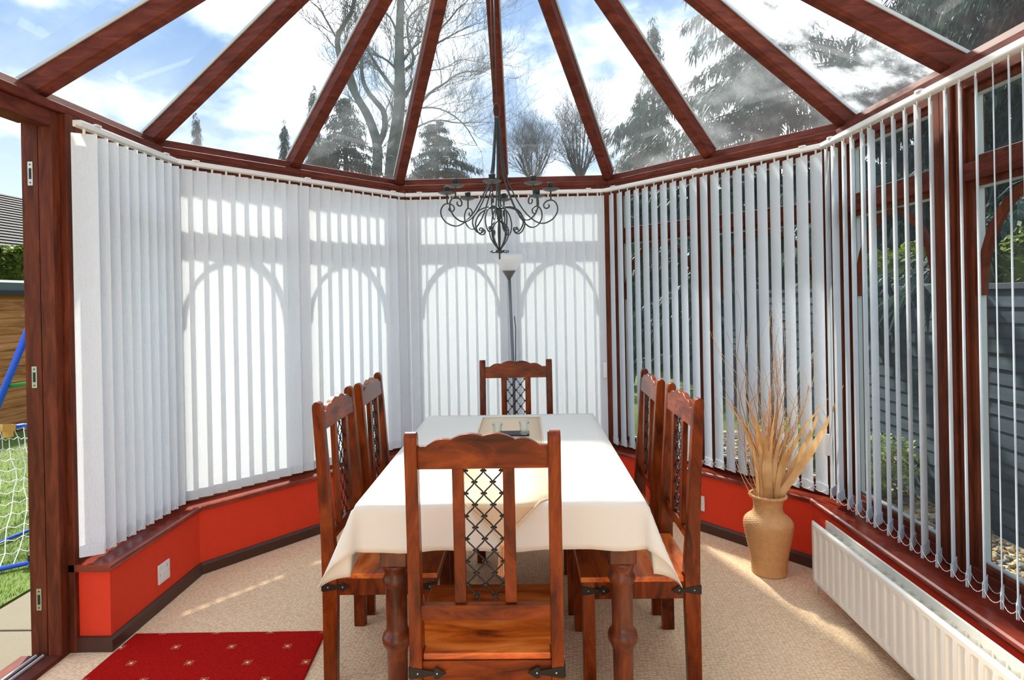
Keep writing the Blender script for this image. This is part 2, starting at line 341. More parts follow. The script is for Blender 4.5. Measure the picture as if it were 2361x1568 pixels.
MAT['conifer'] = leafm('conifer_needles', lin(38, 58, 52), lin(72, 94, 80), 0.25, 3)
MAT['hedge'] = leafm('hedge_leaves', lin(52, 74, 22), lin(122, 138, 46), 0.35, 6)
MAT['shrub'] = leafm('shrub_leaves', lin(128, 148, 92), lin(176, 188, 120), 0.35, 9)
MAT['grass'] = leafm('lawn_grass', lin(66, 92, 16), lin(112, 138, 34), 0.35, 5)
MAT['bark'] = simple('grey_green_bark', lin(62, 74, 66), 0.9, noise=0.25, nscale=6)
MAT['bark_dark'] = simple('dark_bark', lin(66, 68, 70), 0.9, noise=0.25, nscale=6)
MAT['turf'] = simple('turf_soil', lin(76, 98, 26), 0.95, noise=0.3, nscale=10)
MAT['slab'] = simple('stone_slab', lin(104, 98, 78), 0.9, noise=0.12, nscale=5, bump=0.5, bscale=70)
MAT['fence'] = wood('grey_fence_boards', lin(34, 45, 52), lin(48, 61, 69), lin(66, 79, 87), 0.8, (3, 3, 3), 6, (1, 0.08, 1))
MAT['fence_post'] = simple('grey_fence_post', lin(44, 54, 62), 0.8, noise=0.15)
MAT['shed'] = wood('shed_boards', lin(130, 78, 40), lin(182, 122, 70), lin(208, 150, 96), 0.7, (3, 3, 3), 5, (1, 0.1, 1))
MAT['felt'] = simple('grey_felt_edge', lin(92, 102, 100), 0.9, noise=0.1)
MAT['tile'] = simple('dark_roof_tile', lin(27, 25, 24), 0.85, noise=0.3, nscale=3)
MAT['brick'] = simple('house_brick', lin(150, 110, 84), 0.9, noise=0.2, nscale=8)
MAT['blue'] = simple('blue_painted_tube', lin(30, 86, 210), 0.35)
MAT['green'] = simple('green_painted_tube', lin(60, 150, 70), 0.35)
MAT['goldplastic'] = simple('yellow_connector', lin(214, 168, 84), 0.4)
MAT['net'] = simple('white_net', (0.80, 0.80, 0.78, 1), 0.8)
MAT['red'] = simple('red_plastic', lin(200, 40, 40), 0.4)
MAT['straw'] = leafm('dried_straw_leaf', lin(204, 152, 96), lin(238, 196, 138), 0.2, 8)
MAT['twig'] = simple('dried_twig', lin(214, 170, 122), 0.8)
MAT['twig_dark'] = simple('brown_twig', lin(160, 104, 62), 0.8)
MAT['wicker'] = simple('wicker', lin(212, 160, 106), 0.65, noise=0.2, nscale=40, bump=0.5, bscale=160)
MAT['stone'] = simple('gravel_stone', lin(176, 158, 122), 0.85, noise=0.35, nscale=9)
def lampshade():
    m, N, L = mk('frosted_glass_shade'); N.remove(N['Principled BSDF']); out = N['Material Output']
    df = N.new('ShaderNodeBsdfDiffuse'); df.inputs[0].default_value = (0.86, 0.86, 0.84, 1); tl = N.new('ShaderNodeBsdfTranslucent'); tl.inputs[0].default_value = (0.95, 0.95, 0.93, 1)
    gl = N.new('ShaderNodeBsdfGlossy'); gl.inputs['Roughness'].default_value = 0.3
    a = N.new('ShaderNodeMixShader'); a.inputs[0].default_value = 0.6; b = N.new('ShaderNodeMixShader'); b.inputs[0].default_value = 0.06
    L.new(df.outputs[0], a.inputs[1]); L.new(tl.outputs[0], a.inputs[2]); L.new(a.outputs[0], b.inputs[1]); L.new(gl.outputs[0], b.inputs[2]); L.new(b.outputs[0], out.inputs['Surface']); return m
MAT['shade'] = lampshade()
MAT['clear'] = glass('clear_glass', tint=(0.93, 0.97, 0.95), film=0.04, reflect=2.2)
# ------------------------------------------------------------------ room plan
YB = -2.6                                   # house wall behind the camera
BP = [Vector((-1.7745, YB)), Vector((-1.7745, 3.20)), Vector((-0.760, 4.4414)), Vector((0.760, 4.4414)), Vector((1.7745, 3.20)), Vector((1.7745, YB))]
FD = [(BP[i+1]-BP[i]).normalized() for i in range(5)]
FN = [Vector((d.y, -d.x)) for d in FD]      # inward
def chain(offs):
    if not hasattr(offs, '__len__'): offs = [offs]*5
    pts = [BP[0]+FN[0]*offs[0]]
    for i in range(4):
        a = BP[i]+FN[i]*offs[i]; b = BP[i+1]+FN[i+1]*offs[i+1]; d, e = FD[i], FD[i+1]
        den = d.x*e.y-d.y*e.x; t = ((b.x-a.x)*e.y-(b.y-a.y)*e.x)/den
        pts.append(a+d*t)
    pts.append(BP[5]+FN[4]*offs[4]); return pts
def sweep(prof, i, start=None, end=None):
    """prof: list of (offs, z); returns the two end rings for facet i"""
    A = []; B_ = []
    for offs, z in prof:
        c = chain(offs); a, b = c[i], c[i+1]
        if start is not None and i in (0, 4): a = Vector((a.x, start)) if i == 0 else a; b = Vector((b.x, start)) if i == 4 else b
        if end is not None and i in (0, 4): b = Vector((b.x, end)) if i == 0 else b; a = Vector((a.x, end)) if i == 4 else a
        A.append((a.x, a.y, z)); B_.append((b.x, b.y, z))
    return A, B_
SIDES = ['left', 'bay_left', 'centre', 'bay_right', 'right']
SAYS = ['left side', 'left bay', 'centre bay', 'right bay', 'right side']
WALL_IN = [0.14, 0.09, 0.09, 0.09, 0.14]
SILL_F = [0.16, 0.11, 0.11, 0.11, 0.16]
WALL_OUT = [-0.13]*5
DW_Y = 2.525                                # end of the left dwarf wall, by the door
SILL_Z = 0.369
E_Z = 2.2626
# floor
c = chain(-0.12)
m = MB(); n = len(c)
m.add([(p.x, p.y, 0.0) for p in c]+[(p.x, p.y, -0.12) for p in c], [tuple(range(n)), tuple(range(2*n-1, n-1, -1))]+[(i, (i+1) % n, n+(i+1) % n, n+i) for i in range(n)])
tag(m.build('floor', MAT['carpet']), 'beige loop pile carpet covering the whole conservatory floor', 'floor', kind='structure')
for i, s in enumerate(SIDES):
    prof = [(WALL_IN, 0.0), (WALL_IN, SILL_Z-0.03), (WALL_OUT, SILL_Z-0.03), (WALL_OUT, -0.2), (WALL_IN, -0.2)]
    m = MB().loft(*sweep(prof, i, start=DW_Y if i == 0 else None))
    if i == 0: m.b(-1.9045, -1.6345, YB, 0.62, -0.2, SILL_Z-0.03)
    tag(m.build('wall_'+s, MAT['terracotta']), 'low terracotta red wall under the sill on the %s' % SAYS[i], 'wall', kind='structure')
    WI = [w+0.016 for w in WALL_IN]; WI2 = [w+0.006 for w in WALL_IN]
    prof = [(WALL_IN, 0.001), (WI, 0.001), (WI, 0.05), (WI2, 0.062), (WALL_IN, 0.062)]
    m = MB().loft(*sweep(prof, i, start=DW_Y-0.016 if i == 0 else None))
    if i == 0: m.b(-1.84, -1.6345, DW_Y-0.016, DW_Y-0.0005, 0.001, 0.062)
    tag(m.build('baseboard_'+s, MAT['skirting']), 'dark brown skirting board along the %s wall' % SAYS[i], 'baseboard', kind='structure')
    S1 = [w-0.012 for w in SILL_F]; S2 = [w-0.003 for w in SILL_F]; back = [-0.1]*5
    prof = [(back, SILL_Z), (S1, SILL_Z), (S2, SILL_Z-0.005), (SILL_F, SILL_Z-0.015), (S2, SILL_Z-0.025), (S1, SILL_Z-0.0295), (back, SILL_Z-0.0295)]
    m = MB().loft(*sweep(prof, i, start=DW_Y-0.02 if i == 0 else None))
    tag(m.build('trim_%d' % (i+1), MAT['sill']), 'reddish brown polished window sill on the %s' % SAYS[i], 'window sill', kind='structure')
# house wall behind the camera
m = MB(); m.b(-1.92, 1.92, YB-0.2, YB-0.001, -0.15, 2.36)
m.prism([(-1.92, 2.36), (1.92, 2.36), (0, 3.45)], YB-0.2, YB-0.001, lambda a, b, t: (a, t, b))
tag(m.build('wall_back', MAT['plaster']), 'cream plastered house wall closing the conservatory', 'wall', kind='structure')

# ------------------------------------------------------------------ roof
roof = empty('roof', (0, 2.45, 2.3), label='glazed conservatory roof with mahogany rafters meeting at one peak', cat='roof', kind='structure')
roof_inv = Matrix.Translation((0, -2.45, -2.3))
def rpart(m, name, mat, smooth=False, bevel=0.0, parent=None):
    o = m.build(name, mat, None, smooth, bevel); o.parent = parent or roof
    if parent is None: o.matrix_parent_inverse = roof_inv
    return o
for i in range(5):
    o0, o1, o2, o3 = [0.0]*5, [-0.040]*5, [-0.06]*5, [-0.15]*5
    prof = [(o0, E_Z), (o0, 2.296), (o1, 2.302), (o2, 2.35), (o3, 2.36), (o3, E_Z)]
    A, B_ = sweep(prof, i)
    rpart(MB().loft(A, B_), 'eaves_beam', MAT['mahogany_h'], bevel=0.003)
AE, ZE, ZA, YA = 1.868, 2.349, 3.406, 2.453
EV = [(-AE, YA), (-AE, 3.25), (-1.318, 3.857), (-0.769, 4.47), (0, 4.47), (0.769, 4.47), (1.318, 3.857), (AE, 3.25), (AE, YA)]
apex = Vector((0, YA, ZA))
def rafter(p0, p1):
    d = (p1-p0).normalized(); sd = d.cross(Vector((0, 0, 1))).normalized(); up = sd.cross(d).normalized()
    m = MB(); w, h = 0.064, 0.098
    pr = [(-w/2, -h/2+0.012), (-w/2+0.008, -h/2+0.006), (-w/2+0.012, -h/2), (w/2-0.012, -h/2), (w/2-0.008, -h/2+0.006), (w/2, -h/2+0.012), (w/2, h/2), (-w/2, h/2)]
    m.loft([p0+sd*a+up*b for a, b in pr], [p1+sd*a+up*b for a, b in pr])
    o = rpart(m, 'rafter', MAT['mahogany_h'])
    for s in (-1, 1):
        g = MB().beam(p0+sd*(s*(w/2+0.003))+up*(h/2-0.008), p1+sd*(s*(w/2+0.003))+up*(h/2-0.008), 0.006, 0.014, up)
        rpart(g, 'gasket', MAT['gasket'], parent=o)
    return up
GL = 0.043
for x, y in EV:
    p0 = Vector((x, y, ZE)); d = (apex-p0).normalized(); rafter(p0-d*0.02, p0+(apex-p0)*0.985)
ridge_ys = [YA, 1.66, 0.87, 0.08, -0.71, -1.5, -2.29]
for y in ridge_ys[1:]:
    for s in (-1, 1):
        p0 = Vector((s*AE, y, ZE)); p1 = Vector((0, y, ZA)); rafter(p0, p0+(p1-p0)*0.985)
rpart(MB().beam((0, YA+0.05, ZA+0.01), (0, YB, ZA+0.01), 0.09, 0.10), 'ridge_beam', MAT['mahogany_h'], bevel=0.008)
def pane(pts, mat):
    pts = [Vector(p) for p in pts]; nrm = (pts[1]-pts[0]).cross(pts[-1]-pts[0]).normalized()
    if nrm.z < 0: nrm = -nrm
    m = MB(); n = len(pts); a = [p+nrm*GL for p in pts]
    m.add(a, [tuple(range(n))])
    return rpart(m, 'pane', MAT[mat])
kinds = ['roof_glass', 'roof_glass', 'roof_glass', 'roof_glass', 'roof_glass', 'roof_glass_misted', 'roof_glass_misted', 'roof_glass_wet']
for i in range(8):
    (x0, y0), (x1, y1) = EV[i], EV[i+1]
    e0 = Vector((x0, y0, ZE)); e1 = Vector((x1, y1, ZE))
    out = (e0+e1)/2-apex; k = 1.03
    pane([apex+(e0-apex)*k, apex+(e1-apex)*k, apex+(e1-apex)*0.02, apex+(e0-apex)*0.02], kinds[i])
for j in range(len(ridge_ys)):
    ya = ridge_ys[j]; yb = ridge_ys[j+1] if j+1 < len(ridge_ys) else YB
    for s in (-1, 1):
        pane([(s*AE*1.03, ya, ZE-0.032), (s*AE*1.03, yb, ZE-0.032), (0, yb, ZA), (0, ya, ZA)], 'roof_glass' if s < 0 or j == 0 else 'roof_glass_misted')

# ------------------------------------------------------------------ windows
WIN_N = [0]
def facet_frame(i):
    d = Vector((FD[i].x, FD[i].y, 0)); nn = Vector((FN[i].x, FN[i].y, 0)); return d, nn
Z0W, Z1W, TRZ0, TRZ1 = SILL_Z, E_Z, 1.851, 1.916
def window_unit(i, s0, s1, label, handle=None):
    """one light between distances s0..s1 along facet i (from the first plan point)"""
    WIN_N[0] += 1
    d, nn = facet_frame(i); org = Vector((BP[i].x, BP[i].y, 0))
    root = empty('window_%d' % WIN_N[0], org+d*((s0+s1)/2)+Vector((0, 0, Z0W)), label=label, cat='window', kind='structure')
    inv = Matrix.Translation(-root.location)
    fr = lambda s, z, t: tuple(org+d*s+nn*t+Vector((0, 0, z)))
    def part(m, name, mat, bevel=0.0, smooth=False, parent=None):
        o = m.build(name, MAT[mat], None, smooth, bevel); o.parent = parent or root
        if parent is None: o.matrix_parent_inverse = inv
        return o
    def bar(a0, a1, z0, z1, t0, t1, name, mat='mahogany', parent=None):
        m = MB().prism([(a0, z0), (a1, z0), (a1, z1), (a0, z1)], t0, t1, fr); return part(m, name, mat, 0.003, parent=parent)
    fw = 0.045
    bar(s0, s0+fw, Z0W, Z1W, -0.075, -0.001, 'stile'); bar(s1-fw, s1, Z0W, Z1W, -0.075, -0.001, 'stile')
    bar(s0+fw, s1-fw, Z0W, Z0W+0.055, -0.075, -0.001, 'bottom_rail', 'mahogany_h'); bar(s0+fw, s1-fw, Z1W-0.07, Z1W, -0.075, -0.001, 'top_rail', 'mahogany_h')
    bar(s0+fw, s1-fw, TRZ0, TRZ1, -0.075, 0.006, 'transom', 'mahogany_h')
    # inner sashes and panes
    for za, zb, fan in ((Z0W+0.055, TRZ0, False), (TRZ1, Z1W-0.07, True)):
        sw = 0.022
        a0, a1 = s0+fw, s1-fw
        m = MB()
        for q in ((a0, a0+sw, za, zb), (a1-sw, a1, za, zb), (a0+sw, a1-sw, za, za+sw), (a0+sw, a1-sw, zb-sw, zb)):
            m.prism([(q[0], q[2]), (q[1], q[2]), (q[1], q[3]), (q[0], q[3])], -0.062, -0.014, fr)
        sash = part(m, 'sash', 'mahogany', 0.002)
        m = MB(); e = 0.007
        b0, b1, c0, c1 = a0+sw, a1-sw, za+sw, zb-sw
        for q in ((b0, b0+e, c0, c1), (b1-e, b1, c0, c1), (b0+e, b1-e, c0, c0+e), (b0+e, b1-e, c1-e, c1)):
            m.prism([(q[0], q[2]), (q[1], q[2]), (q[1], q[3]), (q[0], q[3])], -0.052, -0.034, fr)
        part(m, 'spacer', 'gasket', parent=sash)
        m = MB().add([fr(b0, c0, -0.035), fr(b1, c0, -0.035), fr(b1, c1, -0.035), fr(b0, c1, -0.035)], [(0, 1, 2, 3)])
        part(m, 'pane', 'window_glass', parent=sash)
        if not fan:    # arched glazing bar
            cx = (b0+b1)/2; ra = (b1-b0)/2; zs = zb-sw-0.40; rb = 0.395; t = 0.022; nseg = 22
            ring = []
            for k in range(nseg+1):
                a = PI*k/nseg; ring.append((math.cos(a), math.sin(a)))
            m = MB()
            for k in range(nseg):
                (ca, sa), (cb, sb) = ring[k], ring[k+1]
                m.prism([(cx+ra*ca, zs+rb*sa), (cx+(ra-t)*ca, zs+(rb-t)*sa), (cx+(ra-t)*cb, zs+(rb-t)*sb), (cx+ra*cb, zs+rb*sb)], -0.048, -0.02, fr)
            part(m, 'arched_bar', 'mahogany', parent=sash)
    if handle:
        hs, hz = handle
        m = MB().prism([(hs-0.012, hz-0.03), (hs+0.012, hz-0.03), (hs+0.012, hz+0.03), (hs-0.012, hz+0.03)], 0.0, 0.012, fr)
        m.prism([(hs-0.008, hz-0.008), (hs+0.008, hz-0.008), (hs+0.010, hz+0.10), (hs-0.010, hz+0.10)], 0.014, 0.028, fr)
        part(m, 'handle', 'brass', 0.003)
    return root
L1 = (BP[2]-BP[1]).length; L2 = 1.52
window_unit(0, DW_Y+0.05-YB, 3.15-YB, 'left side window with arched bar beside the open door')
window_unit(1, 0.05, L1/2-0.0, 'left bay window, the half nearer the door'); window_unit(1, L1/2, L1-0.05, 'left bay window, the half nearer the centre')
window_unit(2, 0.05, L2/2, 'centre bay window left of the floor lamp'); window_unit(2, L2/2, L2-0.05, 'centre bay window right of the floor lamp')
window_unit(3, 0.05, L1/2, 'right bay window, the half nearer the centre'); window_unit(3, L1/2, L1-0.05, 'right bay window, the half nearer the wicker vase')
rs = lambda y: 3.20-y
window_unit(4, rs(3.15), rs(2.415), 'right side window nearest the bay corner, seen between thin slats')
window_unit(4, rs(2.33), rs(1.60), 'right side window at the picture edge with a brass handle', handle=(rs(1.945), 0.98))
window_unit(4, rs(1.55), rs(0.80), 'right side window beside the camera'); window_unit(4, rs(0.75), rs(-0.1), 'right side window close to the house wall'); window_unit(4, rs(-0.15), rs(-1.25), 'right side window behind the camera'); window_unit(4, rs(-1.30), rs(-2.55), 'right side window against the house wall')
window_unit(0, 0.05, 1.0, 'left side window against the house wall'); window_unit(0, 1.05, 2.0, 'left side window behind the camera'); window_unit(0, 2.05, 0.55-YB, 'left side window between the door and house wall')
# corner posts and mullions
def post(name_n, poly, label, z0=SILL_Z+0.001, z1=E_Z-0.001):
    m = MB().prism(poly, z0, z1, lambda a, b, t: (a, b, t))
    tag(m.build('trim_%d' % name_n, MAT['mahogany'], bevel=0.004), label, 'post', kind='structure')
ci, co = chain(0.006), chain(-0.09)
for k, nm in ((1, 'left bay corner'), (2, 'left end of the centre bay'), (3, 'right end of the centre bay'), (4, 'right bay corner')):
    a = ci[k]; o = co[k]; d0, d1 = FD[k-1], FD[k]; w = 0.048
    poly = [(a-d0*w), a, (a+d1*w), (o+d1*w), o, (o-d0*w)]
    post(5+k, [(p.x, p.y) for p in poly], 'mahogany corner post at the %s' % nm)
post(10, [(1.768, 2.34), (1.768, 2.405), (1.86, 2.405), (1.86, 2.34)], 'mahogany mullion post between the right side windows')
post(11, [(-1.768, DW_Y-0.02), (-1.768, DW_Y+0.045), (-1.86, DW_Y+0.045), (-1.86, DW_Y-0.02)], 'mahogany post between the open door and left blind', z0=0.0)

# ------------------------------------------------------------------ door
DJ = 2.482
door = empty('door_1', (-1.86, DJ, 0.0), label='mahogany frame of the open garden doorway on the left', cat='doorway', kind='structure')
dinv = Matrix.Translation((1.86, -DJ, 0))
def dpart(m, name, mat, bevel=0.002):
    o = m.build(name, mat, door, False, bevel); o.matrix_parent_inverse = dinv; return o
def dsub(m, name, mat, parent, bevel=0.001):
    return m.build(name, mat, parent, False, bevel)
pj = [(-1.795, DJ-0.022), (-1.795, DW_Y-0.021), (-1.945, DW_Y-0.021), (-1.945, DJ+0.004), (-1.918, DJ+0.004), (-1.885, DJ+0.004), (-1.885, DJ-0.008), (-1.866, DJ-0.008), (-1.866, DJ), (-1.852, DJ), (-1.852, DJ-0.022)]
jamb = dpart(MB().prism(pj, 0.0, E_Z-0.002, lambda a, b, t: (a, b, t)), 'jamb', MAT['mahogany'])
m = MB(); m.b(-1.852, -1.795, 0.62, DJ-0.023, 2.195, E_Z-0.002); m.b(-1.945, -1.853, 0.62, DJ-0.009, 2.215, E_Z-0.002)
dpart(m, 'head', MAT['mahogany_h'])
m = MB(); m.b(-1.945, -1.795, 0.56, 0.62, 0, E_Z-0.002); dpart(m, 'jamb', MAT['mahogany'])
m = MB(); m.b(-1.965, -1.795, 0.62, DJ-0.023, -0.02, 0.018); dpart(m, 'threshold', MAT['mahogany_h'])
m = MB(); m.b(-1.90, -1.892, 0.63, DJ-0.03, 0.018, 0.028); m.b(-1.87, -1.862, 0.63, DJ-0.03, 0.018, 0.028); dpart(m, 'threshold_track', MAT['gasket'])
for v in (400, 870, 1383):
    z = atY(80, v, DJ).z; h = 0.045 if v != 400 else 0.05
    xc = -1.905
    pl = dsub(MB().b(xc-0.011, xc+0.011, DJ-0.0005, DJ+0.0035, z-h, z+h), 'strike_plate', MAT['steel'], jamb)
    dsub(MB().b(xc-0.005, xc+0.005, DJ-0.002, DJ-0.0004, z-h*0.45, z+h*0.45), 'latch_slot', MAT['black'], jamb)
    m = MB()
    for s in (-1, 1): m.ball((xc, DJ-0.001, z+s*h*0.75), 0.003)
    dsub(m, 'screw', MAT['black'], jamb, 0)['kind'] = 'stuff'

# ------------------------------------------------------------------ vertical blinds
RZ0, RZ1 = 2.197, 2.222
SL_Z0, SL_Z1, SL_W = 0.408, 2.176, 0.092
def slat_mesh():
    m = MB(); nx, zs = 4, [SL_Z0, 0.48, 0.9, 1.5, 2.10, SL_Z1]; vs = []; fs = []
    for z in zs:
        for k in range(nx+1):
            a = -1+2*k/nx; vs.append((a*SL_W/2, 0.0022*(1-a*a), z-SL_Z0))
    for j in range(len(zs)-1):
        for k in range(nx): fs.append((j*(nx+1)+k, j*(nx+1)+k+1, (j+1)*(nx+1)+k+1, (j+1)*(nx+1)+k))
    m.add(vs, fs); return m.mesh('slat', MAT['slat'], True)
SLAT = slat_mesh()
m = MB(); m.prism([(-0.042, 0.0), (0.042, 0.0), (0.042, 0.045), (0.0, 0.05), (-0.042, 0.045)], -0.0035, -0.0008, lambda a, b, t: (a, t, b)); m.prism([(-0.044, 0.0), (0.044, 0.0), (0.044, 0.05), (-0.044, 0.05)], 0.0027, 0.0045, lambda a, b, t: (a, t, b))
WEIGHT = m.mesh('bottom_weight', MAT['slat'])
m = MB().box((0, 0, SL_Z1-SL_Z0+0.008), (0.010, 0.004, 0.026)); HOOK = m.mesh('hook', MAT['white_plastic'])
def blind(name_label, i, a, b, slat_pts, az, group=None, rail_ext=0.0, cords=None):
    mid = (a+b)/2; root = empty('vertical_blind', (mid.x, mid.y, SL_Z0), label=name_label, cat='blind', group='vertical blinds around the bay')
    inv = Matrix.Translation((-mid.x, -mid.y, -SL_Z0))
    d = (b-a).normalized(); nn = Vector((d.y, -d.x))
    def part(m, name, mat, bevel=0.0, smooth=False, parent=None):
        o = m.build(name, mat, parent or root, smooth, bevel)
        if parent is None: o.matrix_parent_inverse = inv
        return o
    fr = lambda s, t, z: tuple(Vector((a.x+d.x*s+nn.x*t, a.y+d.y*s+nn.y*t, z)))
    ln = (b-a).length
    m = MB(); pr = [(-0.019, RZ0), (-0.006, RZ0), (-0.006, RZ0+0.006), (0.006, RZ0+0.006), (0.006, RZ0), (0.019, RZ0), (0.021, RZ0+0.004), (0.021, RZ1-0.006), (0.017, RZ1-0.004), (0.017, RZ1), (-0.019, RZ1)]
    m.loft([fr(0, t, z) for t, z in pr], [fr(ln, t, z) for t, z in pr]); rail = part(m, 'headrail', MAT['white_plastic'])
    ncl = max(2, int(ln/0.6)+1)
    for k in range(ncl):
        s = 0.10+(ln-0.2)*k/(ncl-1)
        m = MB().prism([(s-0.018, 0.010), (s+0.018, 0.010), (s+0.018, 0.022), (s+0.009, 0.025), (s-0.009, 0.025), (s-0.018, 0.022)], RZ1-0.002, RZ1+0.006, fr); part(m, 'bracket_clip', MAT['white_plastic'], parent=rail)
    ends = []
    for q, (p, daz) in enumerate(slat_pts):
        A = az+daz
        so = link('slat', SLAT, root); so.matrix_parent_inverse = inv; so.location = (p.x, p.y, SL_Z0); so.rotation_euler = (0, 0, PI/2-A)
        w = link('bottom_weight', WEIGHT, so); h = link('hook', HOOK, so)
        u = Vector((math.sin(A), math.cos(A))); ends.append((p-u*0.040, p+u*0.040))
    m = MB(); zc = SL_Z0+0.034
    for q in range(len(ends)-1):
        for e in (0, 1):
            p0 = ends[q][e]; p1 = ends[q+1][e]; n = 13; pts = []; rr = []
            for k in range(n):
                t = k/(n-1); p = p0.lerp(p1, t); pts.append((p.x, p.y, zc-0.026*4*t*(1-t)-0.002)); rr.append(0.0016 if k % 2 else 0.0008)
            m.tube(pts, rr, 4, False)
    part(m, 'bottom_chain', MAT['white_plastic'])['kind'] = 'stuff'
    if cords:
        s, zb = cords
        m = MB()
        for off in (-0.008, 0.008): m.tube([fr(s+off, 0.012, RZ0), fr(s+off, 0.012, zb+0.05)], 0.0012, 4)
        cd = part(m, 'cord', MAT['white_plastic'])
        part(MB().prism([(s-0.014, 0.004), (s+0.014, 0.004), (s+0.014, 0.02), (s-0.014, 0.02)], zb-0.06, zb+0.05, fr), 'cord_weight', MAT['white_plastic'], 0.003, parent=cd)
    return root
rc = chain(0.08)
dg = math.radians
def spaced(a, b, n, j, first=0.0, last=0.0):
    L = (b-a).length; out = []
    for k in range(n):
        s = first+(L-first-last)*(k+0.5)/n; out.append((a.lerp(b, s/L), dg(RND.uniform(-j, j))))
    return out
aL = Vector((rc[0].x, 2.47))
blind('left side blind, its slats turned wide towards the room beside the door', 0, aL, rc[1], spaced(Vector((rc[0].x, 2.475)), rc[1], 10, 1.5, 0.0, 0.02), dg(62))
blind('closed left bay blind glowing with sunlit stripes', 1, rc[1], rc[2], spaced(rc[1], rc[2], 20, 2.0, 0.0, 0.0), dg(39.2+19))
c0 = rc[2]+Vector((0.02, 0)); c1 = rc[3]-Vector((0.012, 0))
blind('closed centre bay blind directly behind the floor lamp', 2, c0, c1, spaced(c0, c1, 20, 2.0, 0.0, 0.0), dg(90+6), cords=(1.405, 0.93))
blind('right bay blind with narrow dark gaps behind the dried plant vase', 3, rc[3], rc[4], spaced(rc[3], rc[4], 20, 2.0, 0.03, 0.0), dg(140.8+26), cords=((rc[4]-rc[3]).length+0.004, 0.67))
ry = [3.132, 3.059, 2.969, 2.896, 2.808, 2.739, 2.651, 2.575, 2.497, 2.421, 2.343, 2.262, 2.189, 2.111, 2.036, 1.97, 1.915, 1.84, 1.765, 1.69]
rz_ = RND.sample(range(100), 20)
wide = {1: 5, 5: 6, 9: 5, 14: -2, 15: -1}
blind('wide open right side blind with slats turned edge on above the radiator', 4, rc[4], Vector((rc[5].x, 1.60)), [(Vector((rc[4].x, y)), dg(wide.get(k, 0)+RND.uniform(-1.2, 1.2))) for k, y in enumerate(ry)], dg(180+42))
